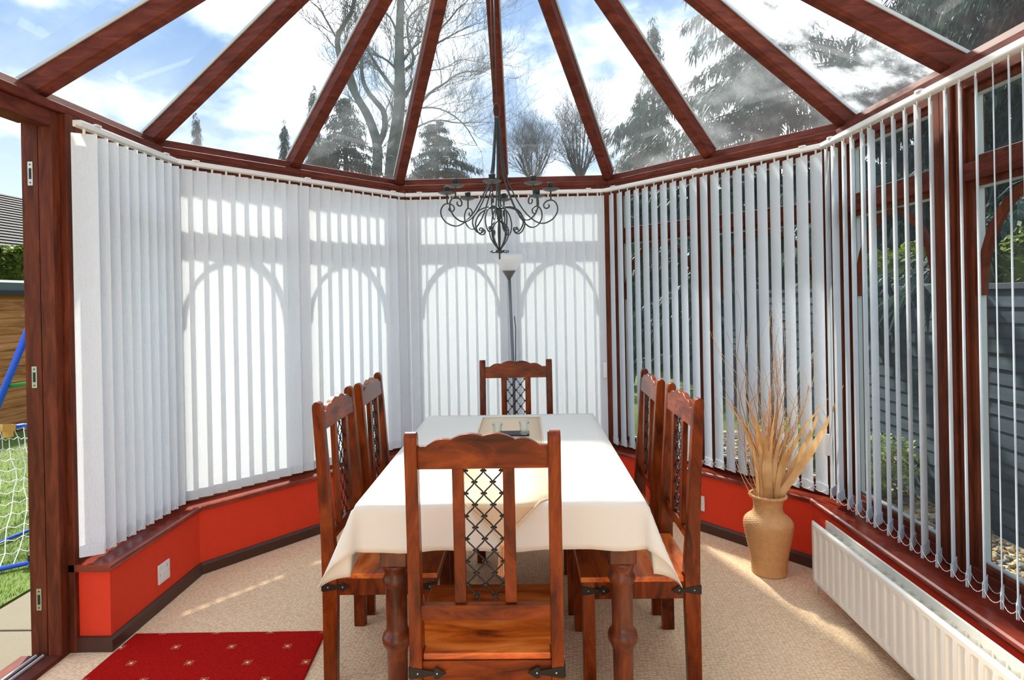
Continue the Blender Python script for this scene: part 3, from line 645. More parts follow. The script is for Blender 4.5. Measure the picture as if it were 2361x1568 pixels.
# ------------------------------------------------------------------ dining chairs
def make_chair():
    root = empty('dining_chair')
    W, D = 0.448, 0.435
    pw = 0.037
    prof = [(0.0, 0.0), (0.050, 0.0), (0.058, 0.36), (0.058, 0.44), (0.048, 0.56), (0.020, 0.95), (0.0115, 1.052), (0.006, 1.066), (-0.006, 1.073), (-0.018, 1.070), (-0.0255, 1.058), (-0.026, 1.045), (-0.012, 0.80), (-0.002, 0.55), (0.0, 0.40)]
    for s in (-1, 1):
        x = s*(W/2-pw/2)
        MB().prism(prof, x-pw/2, x+pw/2, lambda a, b, t: (t, a, b)).build('back_post', MAT['honey'], root, bevel=0.004)
    for s in (-1, 1):
        x = s*(W/2-0.0225)
        MB().b(x-0.0225, x+0.0225, D-0.048, D-0.003, 0, 0.402).build('front_leg', MAT['honey'], root, bevel=0.003)
    # crest rail with scallops
    sc = 0.448/2025.0; pts = []
    def X(z): return (z-1152)*sc
    base, sh = 0.962, 1.030
    top = lambda zz: sh+(558-zz)*sc*1.02
    pts = [(-W/2+pw-0.004, base), (W/2-pw+0.004, base), (W/2-pw+0.004, sh), (X(1885), sh)]
    def lobe(x0, y0, x1, y1, peak, n=9):
        out = []
        for k in range(1, n+1):
            t = k/n; s_ = math.sin(PI*t); out.append((x0+(x1-x0)*t, y0+(y1-y0)*t+peak*s_))
        return out
    pts += lobe(X(1885), sh, X(1570), top(478), 0.010); pts += lobe(X(1570), top(478), X(1152), top(432), 0.0115, 11)
    pts += lobe(X(1152), top(432), X(734), top(478), 0.0115, 11); pts += lobe(X(734), top(478), X(419), sh, 0.010)
    pts += [(-W/2+pw-0.004, sh)]
    def lean(z): return 0.020+(z-0.95)*(-0.085)-0.005
    MB().prism(pts, -0.011, 0.011, lambda a, b, t: (a, lean(b)-0.008+t, b)).build('crest_rail', MAT['honey_h'], root, bevel=0.0025)
    MB().b(-W/2+pw-0.004, W/2-pw+0.004, 0.004, 0.028, 0.521, 0.564).build('lower_rail', MAT['honey_h'], root, bevel=0.002)
    for s in (-1, 1):
        xa, xb = s*0.0565, s*0.0905
        MB().prism([(0.014, 0.5655), (0.034, 0.5655), (0.019, 0.963), (-0.001, 0.963)], min(xa, xb), max(xa, xb), lambda a, b, t: (t, a, b)).build('splat', MAT['honey'], root, bevel=0.002)
    # iron lattice
    hx, hz = 0.0268, 0.0335; z0 = 0.566; zt = 0.962
    yl = lambda z: 0.024-(z-0.566)*0.0375
    mw = MB(); mc = MB(); rows = int((zt-z0)/hz)+2
    off = 0.018
    def node(j, r): return Vector((j*hx, 0, z0+off+(r-1)*hz))
    for r in range(0, rows+1):
        for j in range(-2, 3):
            if (j+r) % 2: continue
            p = node(j, r)
            if z0 < p.z < zt-0.003 and abs(p.x) < 0.055:
                y = yl(p.z); mc.box((p.x, y, p.z), (0.009, 0.009, 0.0055))
                for s in (-1, 1): mc.ball((p.x+s*0.0065, y, p.z+0.001), 0.0036, 5, 4)
            for dj in (-1, 1):
                q = node(j+dj, r+1); seg = []
                for k in range(6):
                    t = k/5; ts = t*t*(3-2*t); x = p.x+(q.x-p.x)*(0.65*ts+0.35*t); z = p.z+(q.z-p.z)*t
                    if z0-0.002 <= z <= zt+0.002 and abs(x) <= 0.0575: seg.append((x, yl(z), z))
                if len(seg) > 1: mw.tube(seg, 0.0023, 5, False)
    g = mw.build('iron_lattice', MAT['iron'], root, smooth=True); g['label'] = 'black wrought iron diamond lattice'
    mc.build('lattice_collar', MAT['iron'], g)['kind'] = 'stuff'
    # seat with notches for the posts
    n = pw+0.002; hw = W/2+0.001
    poly = [(-hw+n, 0.012), (hw-n, 0.012), (hw-n, 0.061), (hw, 0.061), (hw, D+0.004), (-hw, D+0.004), (-hw, 0.061), (-hw+n, 0.061)]
    MB().prism(poly, 0.4025, 0.422, lambda a, b, t: (a, b, t)).build('seat', MAT['seat'], root, bevel=0.003)
    MB().b(-W/2+pw, W/2-pw, 0.006, 0.030, 0.338, 0.402).build('apron', MAT['honey_h'], root, bevel=0.002)
    MB().b(-W/2+0.045, W/2-0.045, D-0.032, D-0.008, 0.338, 0.402).build('apron', MAT['honey_h'], root, bevel=0.002)
    for s in (-1, 1):
        x = s*(W/2-0.016)
        MB().b(x-0.011, x+0.011, 0.058, D-0.048, 0.338, 0.402).build('apron', MAT['honey'], root, bevel=0.002)
    br = [(0, -0.016), (0.018, -0.015), (0.055, -0.008), (0.072, -0.006), (0.070, -0.014), (0.080, -0.017), (0.092, -0.009), (0.108, 0), (0.092, 0.009), (0.080, 0.017), (0.070, 0.014), (0.072, 0.006), (0.055, 0.008), (0.018, 0.015), (0, 0.016)]
    zb = 0.372
    def bracket(fr):
        m = MB().prism(br, 0.0, 0.003, fr)
        o = m.build('iron_bracket', MAT['iron'], root, bevel=0.0008, seg=1)
        m2 = MB()
        for a in (0.024, 0.080): m2.ball(fr(a, 0, 0.003), 0.0032, 6, 4)
        m2.build('stud', MAT['steel'], o)['kind'] = 'stuff'
    for s in (-1, 1):
        bracket(lambda a, b, t, s=s: (s*(W/2-a), -t, zb+b) if a < pw else (s*(W/2-a), -t, zb+b))
        bracket(lambda a, b, t, s=s: (s*(W/2+t), a, zb+b))
        bracket(lambda a, b, t, s=s: (s*(W/2+t), D-a, zb+b))
    return root
chair = make_chair()
index_children()
CH = [  # x, y of the back foot line centre, facing angle (0 = +y), label
    (0.006, 1.748, 0.0, 'wooden dining chair nearest the camera, its lattice back turned to us at the table end'),
    (0.075, 3.755, PI, 'wooden dining chair at the far table end in front of the floor lamp'),
    (-0.652, 2.505, -PI/2, 'wooden dining chair on the left table side, nearer the red rug'),
    (-0.640, 3.010, -PI/2+0.02, 'wooden dining chair on the left table side, nearer the left bay blind'),
    (0.760, 2.455, PI/2, 'wooden dining chair on the right table side, nearer the radiator'),
    (0.745, 2.985, PI/2-0.02, 'wooden dining chair on the right table side, nearer the bay windows')]
for k, (x, y, a, lb) in enumerate(CH):
    o = chair if k == 0 else copy_tree(chair)
    o.location = (x, y, 0.0); o.rotation_euler = (0, 0, a); tag(o, lb, 'chair', 'lattice back dining chairs around the table')

# ------------------------------------------------------------------ table
TX, TN, TF, TW, TZ = 0.042, 1.984, 3.487, 0.474, 0.778
tcen = (TX, (TN+TF)/2, 0)
table = empty('dining_table', tcen, label='dark wooden dining table with turned legs under the cream cloth', cat='table')
tinv = Matrix.Translation((-tcen[0], -tcen[1], 0))
def tpart(m, name, mat='table', bevel=0.003, smooth=False, parent=None):
    o = m.build(name, MAT[mat], parent or table, smooth, bevel)
    if parent is None: o.matrix_parent_inverse = tinv
    return o
tpart(MB().b(TX-TW+0.006, TX+TW-0.006, TN+0.008, TF-0.008, 0.735, 0.775), 'table_top')
lx, ly0, ly1 = 0.388, 2.085, 3.385; tcx = TX+0.02
for y in (ly0, ly1): tpart(MB().b(tcx-lx, tcx+lx, y-0.014, y+0.014, 0.635, 0.7345), 'apron')
for s in (-1, 1): tpart(MB().b(tcx+s*lx-0.014, tcx+s*lx+0.014, ly0+0.03, ly1-0.03, 0.635, 0.7345), 'apron')
legp = [(0.028, 0.0), (0.034, 0.02), (0.037, 0.06), (0.034, 0.12), (0.035, 0.245), (0.040, 0.262), (0.049, 0.275), (0.052, 0.29), (0.048, 0.306), (0.039, 0.315), (0.036, 0.33), (0.037, 0.42), (0.036, 0.468), (0.041, 0.477), (0.047, 0.49), (0.043, 0.503), (0.037, 0.514), (0.041, 0.528), (0.046, 0.540), (0.046, 0.5505)]
for sx in (-1, 1):
    for y in (ly0, ly1):
        lg = tpart(MB().lathe(legp, 20, (tcx+sx*lx, y, 0)), 'leg', smooth=True, bevel=0)
        tpart(MB().b(tcx+sx*lx-0.045, tcx+sx*lx+0.045, y-0.045, y+0.045, 0.5505, 0.734), 'leg_block', parent=lg)

# tablecloth
def tablecloth():
    OS, OF = 0.245, 0.158          # overhang at the sides and ends
    xs = [-TW-OS+OS*k/12 for k in range(12)]+[-TW+2*TW*k/26 for k in range(27)]+[TW+OS*(k+1)/12 for k in range(12)]
    hl = (TF-TN)/2
    ys = [-hl-OF+OF*k/9 for k in range(9)]+[-hl+2*hl*k/36 for k in range(37)]+[hl+OF*(k+1)/9 for k in range(9)]
    def pos(x, y):
        px = max(0, abs(x)-TW); py = max(0, abs(y)-hl); sx = 1 if x > 0 else -1; sy = 1 if y > 0 else -1
        bx = max(-TW, min(TW, x)); by = max(-hl, min(hl, y)); z = TZ
        rho = math.hypot(px, py)
        if rho < 1e-9: return (bx, by, z+0.0006*math.sin(x*9+y*7))
        phi = math.atan2(py, px)          # 0 side, pi/2 end
        corner = math.sin(2*phi) if px > 0 and py > 0 else 0
        k = 0.07+0.30*corner
        wave = 0
        if py > 0 and px == 0: wave = 0.010*math.sin(x*17+1.1)*(py/OF)+0.004*math.sin(x*37)*(py/OF)
        if px > 0 and py == 0: wave = 0.016*math.sin(y*9+0.6)*(px/OS)
        if sx < 0: k += 0.05*corner
        out = k*rho+wave+0.004*min(1, rho/0.01)
        drop = math.sqrt(max(1e-9, rho*rho-(k*rho)**2))
        r = 0.010
        if rho < r*1.5: drop = rho*rho/(r*3); 
        else: drop -= r*0.75
        ox, oy = math.cos(phi)*out, math.sin(phi)*out
        # the corner folds over itself a little
        if corner > 0: tw = 0.22*corner*(rho/0.29); ox, oy = ox*(1+tw), oy*(1-1.6*tw)
        return (bx+sx*ox, by+sy*oy, z-drop)
    vs = [pos(x, y) for y in ys for x in xs]; nx = len(xs); fs = []
    for j in range(len(ys)-1):
        for i in range(nx-1): fs.append((j*nx+i, j*nx+i+1, (j+1)*nx+i+1, (j+1)*nx+i))
    m = MB().add(vs, fs); o = m.build('tablecloth', MAT['cloth'], smooth=True)
    o.location = (TX, (TN+TF)/2, 0.004)
    s = o.modifiers.new('thick', 'SOLIDIFY'); s.thickness = 0.0016; s.offset = 1
    tag(o, 'cream white tablecloth with pointed hanging corners draped over the dining table', 'tablecloth'); return o
tablecloth()
# runner
rw = 0.158; rcx = 0.050; RZ = TZ+0.0078
runner = empty('table_runner', (rcx, (TN+TF)/2, RZ), label='beige table runner with cord edge and tasselled point down the table middle', cat='table runner')
rinv = Matrix.Translation((-rcx, -(TN+TF)/2, -RZ))
def runner_path(y):   # distance along -> (Y, Z)
    yv = TN+0.0
    if y >= yv: return y, RZ
    d = yv-y
    if d < 0.012: return yv-d*0.75, RZ-d*d/0.03
    return yv-0.0115-0.07*(d-0.012), RZ-0.0048-(d-0.012)*0.997
def rmesh(end_y, point, far):
    ys = [far-(far-TN)*k/24 for k in range(24)]+[TN-0.002*k for k in range(8)]
    vs = []; fs = []
    rows = [(y, 1.0) for y in [far-(far-TN-0.03)*k/24 for k in range(25)]]
    L = 0.03+0.125
    rows += [(TN+0.03-L*k/22, 1-k/22) for k in range(1, 23)]
    for y, f in rows:
        Y, Z = runner_path(y)
        for a in (-1, -0.33, 0.33, 1): vs.append((rcx+a*rw*max(f, 0.004), Y-0.008*(1 if y < TN else 0)*min(1, (TN-y)/0.02 if y < TN else 0), Z))
    for j in range(len(rows)-1):
        for i in range(3): fs.append((j*4+i, j*4+i+1, j*4+4+i+1, j*4+4+i))
    return vs, fs, rows
vs, fs, rows = rmesh(0, 0, 3.40)
o = MB().add(vs, fs).build('runner_cloth', MAT['runner'], runner, smooth=True); o.matrix_parent_inverse = rinv
s = o.modifiers.new('thick', 'SOLIDIFY'); s.thickness = 0.0016; s.offset = 0
for e in (0, 3):
    pts = [vs[j*4+e] for j in range(len(rows))]; pts = [(p[0], p[1]-(0.002 if j > 25 else 0), p[2]+0.002) for j, p in enumerate(pts)]
    t = MB().tube(pts, [0.0038 if k % 2 else 0.0028 for k in range(len(pts))], 6).build('cord_trim', MAT['runner'], runner, smooth=True); t.matrix_parent_inverse = rinv
tip = Vector(vs[-2]); tip.x = rcx
m = MB(); m.ball((rcx, tip.y-0.006, tip.z-0.008), 0.012, 10, 7)
t = m.build('tassel_knot', MAT['tassel'], runner, smooth=True); t.matrix_parent_inverse = rinv
m = MB()
for k in range(40):
    a = 2*PI*k/40*3.7; r0 = 0.006*math.sqrt(k/40); r1 = 0.016*math.sqrt((k+0.5)/40); x0, y0 = r0*math.cos(a), r0*math.sin(a); x1, y1 = r1*math.cos(a), r1*math.sin(a)
    zz = tip.z-0.016; ln = 0.085+0.012*RND.random()
    m.tube([(rcx+x0, tip.y-0.006+y0*0.6, zz+0.004), (rcx+x1*0.8, tip.y-0.006+y1*0.6, zz-0.03), (rcx+x1+0.002*RND.uniform(-1, 1), tip.y-0.006+y1*0.6, zz-ln)], 0.0016, 4, False)
t = m.build('tassel', MAT['tassel'], runner, smooth=True); t.matrix_parent_inverse = rinv; t['label'] = 'peach thread tassel'
# small glass holders on a dark coaster
CZ = RZ+0.0035
co_ = MB().b(-0.075, 0.075, -0.045, 0.045, 0, 0.006).build('coaster', MAT['black'], bevel=0.0015, loc=(0.072, 2.965, CZ)); tag(co_, 'flat dark coaster on the runner between the tealight glasses', 'coaster')
for (x, y, lb) in ((-0.006, 2.925, 'small clear glass tealight holder on the runner, left of the pair'), (0.122, 2.925, 'small clear glass tealight holder on the runner, right of the pair')):
    zb = CZ+(0.0075 if x > 0 else 0.0)
    h = 0.062; q = 0.026; t_ = 0.003
    root = empty('tealight_glass', (x, y, zb), label=lb, cat='glass', group='glass tealight holders on the runner')
    m = MB(); pr = [(0.018, 0.0), (0.022, 0.004), (0.020, 0.03), (0.022, 0.045), (0.027, h), (0.0255, h), (0.020, 0.046), (0.018, 0.03), (0.019, 0.010), (0.002, 0.008)]
    m.lathe(pr, 20); m.build('cup', MAT['clear'], root, smooth=True)
    m = MB().tube([(0.0263*math.cos(2*PI*k/20), 0.0263*math.sin(2*PI*k/20), h) for k in range(21)], 0.0011, 5, False); m.build('rim', MAT['gasket'], root, smooth=True)

# ------------------------------------------------------------------ chandelier
CHX, CHY = 0.016, 3.05
ch = empty('chandelier', (CHX, CHY, 2.0), label='dark iron chandelier with eight scrolled candle arms hanging above the table', cat='chandelier')
def cpart(m, name, mat='chand', parent=None, smooth=True, rot=0.0):
    o = m.build(name, MAT[mat], parent or ch, smooth); return o
kz = 0.000584
zz = lambda y: 2.356-(y-215)*kz-2.0
arm = [(.009, 215), (.0125, 300), (.0175, 400), (.0235, 530), (.0315, 650), (.0435, 730), (.058, 800), (.092, 920), (.131, 1030), (.171, 1095), (.192, 1117), (.211, 1128), (.232, 1127), (.252, 1113), (.270, 1094), (.283, 1068), (.2925, 1040), (.296, 1010), (.2945, 983), (.287, 956), (.277, 938), (.264, 930), (.248, 934), (.235, 946), (.2265, 963), (.2255, 981), (.2295, 995), (.2365, 1001), (.246, 999), (.2525, 990), (.254, 978), (.250, 968)]
def smoothpts(p, n=2):
    for _ in range(n):
        q = [p[0]]
        for a, b in zip(p[:-1], p[1:]): q += [tuple(0.75*x+0.25*y for x, y in zip(a, b)), tuple(0.25*x+0.75*y for x, y in zip(a, b))]
        p = q+[p[-1]]
    return p
arm_s = smoothpts(arm, 1)
low = smoothpts([(.008, 990), (.03, 980), (.055, 978), (.085, 992), (.112, 1020), (.130, 1060), (.138, 1105), (.133, 1150), (.118, 1190), (.103, 1204), (.088, 1200), (.080, 1182), (.085, 1162), (.097, 1158), (.104, 1170), (.098, 1182)], 1)
arm_me = MB().tube([(r, 0, zz(y)) for r, y in arm_s], 0.0037, 6).mesh('arm', MAT['chand'], True)
pan_me = MB().lathe([(0.004, -0.006), (0.030, 0.0), (0.043, 0.006), (0.0445, 0.0075), (0.030, 0.003), (0.004, 0.002)], 24, (.262, 0, zz(850))).mesh('drip_pan', MAT['chand_pan'], True)
cup_me = MB().lathe([(0.010, 0.0), (0.0145, 0.002), (0.0155, 0.032), (0.017, 0.0335), (0.0155, 0.035), (0.0135, 0.035), (0.0125, 0.008), (0.002, 0.007)], 18, (.262, 0, zz(850)+0.003)).mesh('candle_cup', MAT['chand'], True)
stem_me = MB().tube([(.262, 0, zz(930)), (.262, 0, zz(853))], 0.0042, 6).mesh('stem', MAT['chand'], True)
low_me = MB().tube([(r, 0, zz(y)) for r, y in low], 0.0036, 6).mesh('scroll', MAT['chand'], True)
cage_me = MB().tube([(r, 0, zz(y)) for r, y in smoothpts([(.007, 1095), (.022, 1108), (.041, 1140), (.050, 1185), (.045, 1235), (.030, 1285), (.012, 1325), (.006, 1345)], 1)], 0.0034, 6).mesh('cage_wire', MAT['chand'], True)
loop_me = MB().tube([(.004+.021*(1-math.cos(t)), .010*math.sin(t), zz(1360)+0.004*math.sin(2*t)) for t in [2*PI*k/16 for k in range(17)]], 0.003, 5).mesh('base_loop', MAT['chand'], True)
A0 = -PI/2-0.07
for k in range(8):
    a = A0+k*PI/4
    o = link('arm', arm_me, ch, rot=(0, 0, a))
    link('stem', stem_me, o); link('drip_pan', pan_me, o); link('candle_cup', cup_me, o)
    link('scroll', low_me, ch, rot=(0, 0, a+PI/8))
    link('cage_wire', cage_me, ch, rot=(0, 0, a+0.2))
for k in range(6): link('base_loop', loop_me, ch, rot=(0, 0, k*PI/3+0.3))
cpart(MB().tube([(0, 0, zz(205)), (0, 0, zz(1425))], 0.0042, 8), 'spindle')
cpart(MB().lathe([(0.004, zz(1090)), (0.010, zz(1080)), (0.012, zz(1040)), (0.017, zz(1020)), (0.017, zz(1000)), (0.010, zz(985)), (0.004, zz(975))], 16), 'hub')
cpart(MB().lathe([(0.010, zz(228)), (0.0135, zz(225)), (0.0135, zz(205)), (0.010, zz(202))], 16), 'collar')
cpart(MB().tube([(0.016*math.cos(t), 0.004*math.cos(t), zz(205)+0.034+0.036*math.sin(t)) for t in [2*PI*k/24 for k in range(25)]], 0.0026, 6, False), 'hanging_ring')
ztop = 3.406-(CHY-YA)/(4.47-YA)*(3.406-2.349)-0.054-2.0
cpart(MB().tube([(0, 0, zz(205)+0.068), (-0.004, 0, ztop)], 0.003, 5), 'cord')
cpart(MB().tube([(-0.018, 0, zz(205)+0.075), (-0.020, 0, ztop)], 0.0018, 5), 'flex')
cpart(MB().lathe([(0.004, ztop-0.015), (0.03, ztop-0.012), (0.03, ztop-0.002)], 16), 'ceiling_hook')

# ------------------------------------------------------------------ floor lamp
lamp = empty('floor_lamp', (0.048, 4.12, 0), label='grey uplighter floor lamp with frosted glass bowl behind the far chair', cat='lamp')
m = MB().lathe([(0.13, 0.001), (0.135, 0.008), (0.12, 0.02), (0.03, 0.028), (0.013, 0.04)], 32); m.build('base', MAT['lamp_grey'], lamp, smooth=True)
m = MB().tube([(0.012, 0, 0.03), (0.006, 0, 0.9), (-0.010, 0, 1.59)], 0.0105, 10); m.build('pole', MAT['lamp_grey'], lamp, smooth=True)
m = MB().lathe([(0.010, 1.580), (0.014, 1.588), (0.044, 1.634), (0.046, 1.640), (0.006, 1.641)], 28, (-0.012, 0, 0)); m.build('socket_cone', MAT['lamp_grey'], lamp, smooth=True)
m = MB().lathe([(0.043, 1.6405), (0.060, 1.663), (0.086, 1.702), (0.112, 1.745), (0.1105, 1.7455), (0.084, 1.703), (0.058, 1.665), (0.02, 1.645)], 36, (-0.012, 0, 0), cap=False); m.build('glass_bowl', MAT['shade'], lamp, smooth=True)
m = MB().tube([(0.020, 0.004, 1.33), (0.026, 0.01, 1.25), (0.022, 0.008, 1.05), (0.014, 0.006, 0.92), (0.010, 0.012, 0.85), (0.018, 0.012, 0.5), (0.02, 0.012, 0.03)], 0.003, 5); m.build('flex', MAT['iron'], lamp, smooth=True)

# ------------------------------------------------------------------ wicker vase with dried leaves
VX, VY = 1.383, 3.185
vase = empty('wicker_vase', (VX, VY, 0), label='woven wicker floor vase standing by the right bay skirting', cat='vase')
vp = smoothpts([(.080, 0.0), (.086, .006), (.084, .025), (.088, .06), (.096, .11), (.108, .17), (.118, .22), (.1215, .25), (.119, .272), (.104, .290), (.082, .305), (.070, .322), (.067, .345), (.070, .368), (.078, .388), (.089, .400)], 2)
# resample
tot = [0]
for a, b in zip(vp[:-1], vp[1:]): tot.append(tot[-1]+math.hypot(a[0]-b[0], a[1]-b[1]))
rowsN = 128; prof = []
for k in range(rowsN+1):
    s_ = tot[-1]*k/rowsN
    j = max(i for i in range(len(tot)) if tot[i] <= s_+1e-12); j = min(j, len(vp)-2); f = (s_-tot[j])/max(1e-9, tot[j+1]-tot[j])
    prof.append((vp[j][0]+(vp[j+1][0]-vp[j][0])*f, vp[j][1]+(vp[j+1][1]-vp[j][1])*f))
def weave(i, k):
    row = i//2; peak = 1 if i % 2 else 0.15
    return 0.0042*peak*(0.45+0.55*math.cos(2*PI*(k/96)*22+(PI if row % 2 else 0)))
MB().lathe(prof, 96, fn=weave, cap=False).build('woven_body', MAT['wicker'], vase, smooth=True)
MB().lathe([(r-0.007, z) for r, z in prof[8:]], 48, cap=False).build('inner_wall', MAT['wicker'], vase, smooth=True)
MB().lathe([(0.001, 0.004), (0.08, 0.004)], 32, cap=False).build('base_disc', MAT['wicker'], vase)
m = MB()
for strand in (0, 1, 2):
    m.tube([((.0875+.004*math.cos(t*18+strand*2.1))*math.cos(t), (.0875+.004*math.cos(t*18+strand*2.1))*math.sin(t), .402+.005*math.sin(t*18+strand*2.1)) for t in [2*PI*k/160 for k in range(161)]], 0.0042, 5, False)
m.build('braided_rim', MAT['wicker'], vase, smooth=True)
bunch = empty('dried_bouquet', (VX, VY, 0.2), label='tall dried bouquet of straw leaves and curly twigs in the wicker vase', cat='dried plants')
binv = Matrix.Translation((-VX, -VY, -0.2))
def ribbon(p0, pm, p1, width, bow, twist, tipw=0.1, n=18):
    p0 = Vector(p0); pm = Vector(pm); p1 = Vector(p1); vs = []; fs = []; P_ = []
    d = p1-pm; perp = d.cross(Vector((0, 1, 0))).normalized()
    for k in range(n+1):
        t = k/n
        if t < 0.25: p = p0.lerp(pm, t/0.25)
        else: q = (t-0.25)/0.75; p = pm+d*q+perp*bow*math.sin(PI*q)
        P_.append(p)
    P_ = [P_[0]]+[(P_[k-1]+P_[k]*2+P_[k+1])/4 for k in range(1, n)]+[P_[-1]]
    for k, p in enumerate(P_):
        t = k/n; tg = (P_[min(n, k+1)]-P_[max(0, k-1)]).normalized()
        w = width*(0.55+0.45*math.sin(PI*min(1, t*1.1)))*(1 if t < 0.6 else max(tipw, 1-(t-0.6)/0.4*(1-tipw)))
        a = twist*t; dirn = (tg.cross(Vector((0, 1, 0)))*math.cos(a)+Vector((0, 1, 0))*math.sin(a)).normalized(); nrm = tg.cross(dirn)
        vs += [p-dirn*w/2, p+nrm*w*0.12, p+dirn*w/2]
    for k in range(n):
        fs += [(k*3, k*3+1, k*3+4, k*3+3), (k*3+1, k*3+2, k*3+5, k*3+4)]
    return vs, fs
leaves = [  # tip pixel, depth shift, width, bow, twist
    (1945, 888, -0.05, .048, -.03, .3), (1922, 905, .02, .030, .05, -.2), (1906, 886, .05, .034, -.04, .8), (1850, 868, .0, .020, .02, 1.2), (1661, 905, -.02, .026, -.06, .3), (1672, 925, .02, .034, -.07, .1),
    (1704, 882, .03, .030, -.05, .2), (1712, 900, -.04, .036, -.04, .5), (1740, 958, -.05, .040, -.03, .4), (1728, 940, .03, .034, -.04, -.3), (1772, 900, .04, .026, -.01, .3), (1790, 935, -.03, .032, .02, .5),
    (1800, 945, .05, .034, .03, -.3), (1812, 940, 0, .03, .02, .8), (1820, 950, -.04, .028, .03, .2), (1776, 870, .05, .022, .0, .4), (1755, 985, -.07, .044, -.02, .1), (1835, 975, .03, .034, .05, -.5), (1765, 1010, -.06, .042, .01, .2), (1785, 990, -.06, .036, .02, -.2), (1842, 985, -.06, .030, .03, .6)]
for k, (u, v, dy, w, bow, tw) in enumerate(leaves):
    tipp = atY(u, v, VY+dy); sx = max(-0.045, min(0.045, (tipp.x-VX)*0.25)); p0 = Vector((VX+sx*0.3, VY+dy*0.2, 0.22)); pm = Vector((VX+sx, VY+dy*0.5, 0.40))
    vs, fs = ribbon(p0, pm, tipp, w*0.82, bow*0.9, tw)
    o = MB().add(vs, fs).build('straw_leaf', MAT['straw'], bunch, smooth=True); o.matrix_parent_inverse = binv
R2 = random.Random(21)
for k in range(74):
    u = R2.gauss(1775, 60); v = R2.uniform(690, 930) if k < 46 else R2.uniform(860, 1000); dy = R2.uniform(-0.06, 0.1)
    if k < 5: u = (1690, 1725, 1905, 1925, 1650)[k]; v = (672, 730, 745, 715, 740)[k]
    tp = atY(u, v, VY+dy); p0 = Vector((VX+R2.uniform(-.03, .03), VY+R2.uniform(-.03, .03), 0.25)); pts = []; n = 22; ph = R2.uniform(0, 6.28); fq = R2.uniform(7, 13); am = R2.uniform(.010, .034)
    lean_ = R2.uniform(-.06, .06)
    for j in range(n+1):
        t = j/n; p = p0.lerp(tp, t); a = am*t*(0.4+t)
        pts.append((p.x+a*math.sin(fq*t+ph)+lean_*math.sin(PI*t)*0.7, p.y+a*math.cos(fq*1.2*t+ph), p.z+a*0.4*math.sin(fq*0.9*t)))
    # curled end
    o = MB().tube(pts, [0.0027*(1-0.72*j/n) for j in range(n+1)], 5).build('curly_twig', MAT['twig'] if k % 3 else MAT['twig_dark'], bunch, smooth=True); o.matrix_parent_inverse = binv

# ------------------------------------------------------------------ radiator
rad = empty('radiator', (1.53, 2.1, 0.08), label='cream white double panel radiator below the right side sill', cat='radiator')
rinv2 = Matrix.Translation((-1.53, -2.1, -0.08))
def radp(m, name, mat='cream_metal', smooth=False, bevel=0.0, parent=None):
    o = m.build(name, MAT[mat], parent or rad, smooth, bevel); o.matrix_parent_inverse = rinv2; return o
RY0, RY1, RZa, RZb, PIT = 2.92, 1.30, 0.080, 0.365, 0.0555
def fluted(X, out, flutes=True):
    """pressed steel panel, front towards -x at X, recessed pill channels"""
    nfl = int((RY0-RY1-0.05)/PIT); ycols = [RY0]
    y0 = RY0-0.030
    prof_ = [(-0.5, 0), (-0.36, 0), (-0.30, 0.15), (-0.22, 0.8), (-0.12, 1), (0.12, 1), (0.22, 0.8), (0.30, 0.15), (0.36, 0)]
    cols = [(RY0, 0.0, 0), (RY0-0.004, 0.0, 0)]
    for k in range(nfl):
        for a, f in prof_: cols.append((y0-PIT*(k+0.5)-a*(-1)*PIT*(-1), f, 1))
    cols = [(RY0, 0, 0)]+[(y0-PIT*(k+0.5+a), f, 1) for k in range(nfl) for a, f in prof_]+[(RY1, 0, 0)]
    zr = [RZa, RZa+0.006, RZa+0.020, RZa+0.026, RZa+0.034, RZa+0.05, RZb-0.055, RZb-0.038, RZb-0.030, RZb-0.024, RZb-0.008, RZb-0.003, RZb]
    zf = [0, 0, 0, 0.4, 0.85, 1, 1, 0.85, 0.4, 0, 0, 0, 0]; edge = [0.010, 0.003, 0, 0, 0, 0, 0, 0, 0, 0, 0.0, 0.003, 0.010]
    vs = []; fs = []; n = len(cols)
    for z, g, e in zip(zr, zf, edge):
        for y, f, q in cols:
            ee = e+(0.008 if q == 0 else 0); vs.append((X+out*(0.007*f*g+ee), y, z))
    for j in range(len(zr)-1):
        for i in range(n-1): fs.append((j*n+i, j*n+i+1, (j+1)*n+i+1, (j+1)*n+i))
    m = MB().add(vs, fs)
    m.b(min(X+out*0.010, X+out*0.016), max(X+out*0.010, X+out*0.016), RY1, RY0, RZa, RZb)
    return m
radp(fluted(1.476, 1), 'front_panel', smooth=False)
radp(fluted(1.566, -1), 'back_panel', smooth=False)
m = MB(); n = 56; vs = []; fs = []
for k in range(n+1):
    y = RY0-0.04-(RY0-RY1-0.08)*k/n
    for z in (RZa+0.02, RZb-0.022): vs.append((1.4925 if k % 2 else 1.548, y, z))
for k in range(n): fs.append((k*2, k*2+2, k*2+3, k*2+1))
radp(MB().add(vs, fs), 'convector', 'cream_metal')
for y in (RY0-0.15, (RY0+RY1)/2, RY1+0.15): radp(MB().b(1.568, 1.6335, y-0.015, y+0.015, 0.12, 0.27), 'wall_bracket', 'white_plastic')
m = MB().tube([(1.52, RY0-0.02, 0.098), (1.52, RY0+0.03, 0.098), (1.52, RY0+0.035, 0.001)], 0.008, 8); radp(m, 'pipe', 'white_plastic', True)
m = MB().lathe([(0.012, 0.07), (0.017, 0.075), (0.017, 0.12), (0.012, 0.125)], 14, (1.52, RY0+0.035, 0)); radp(m, 'valve', 'white_plastic', True)

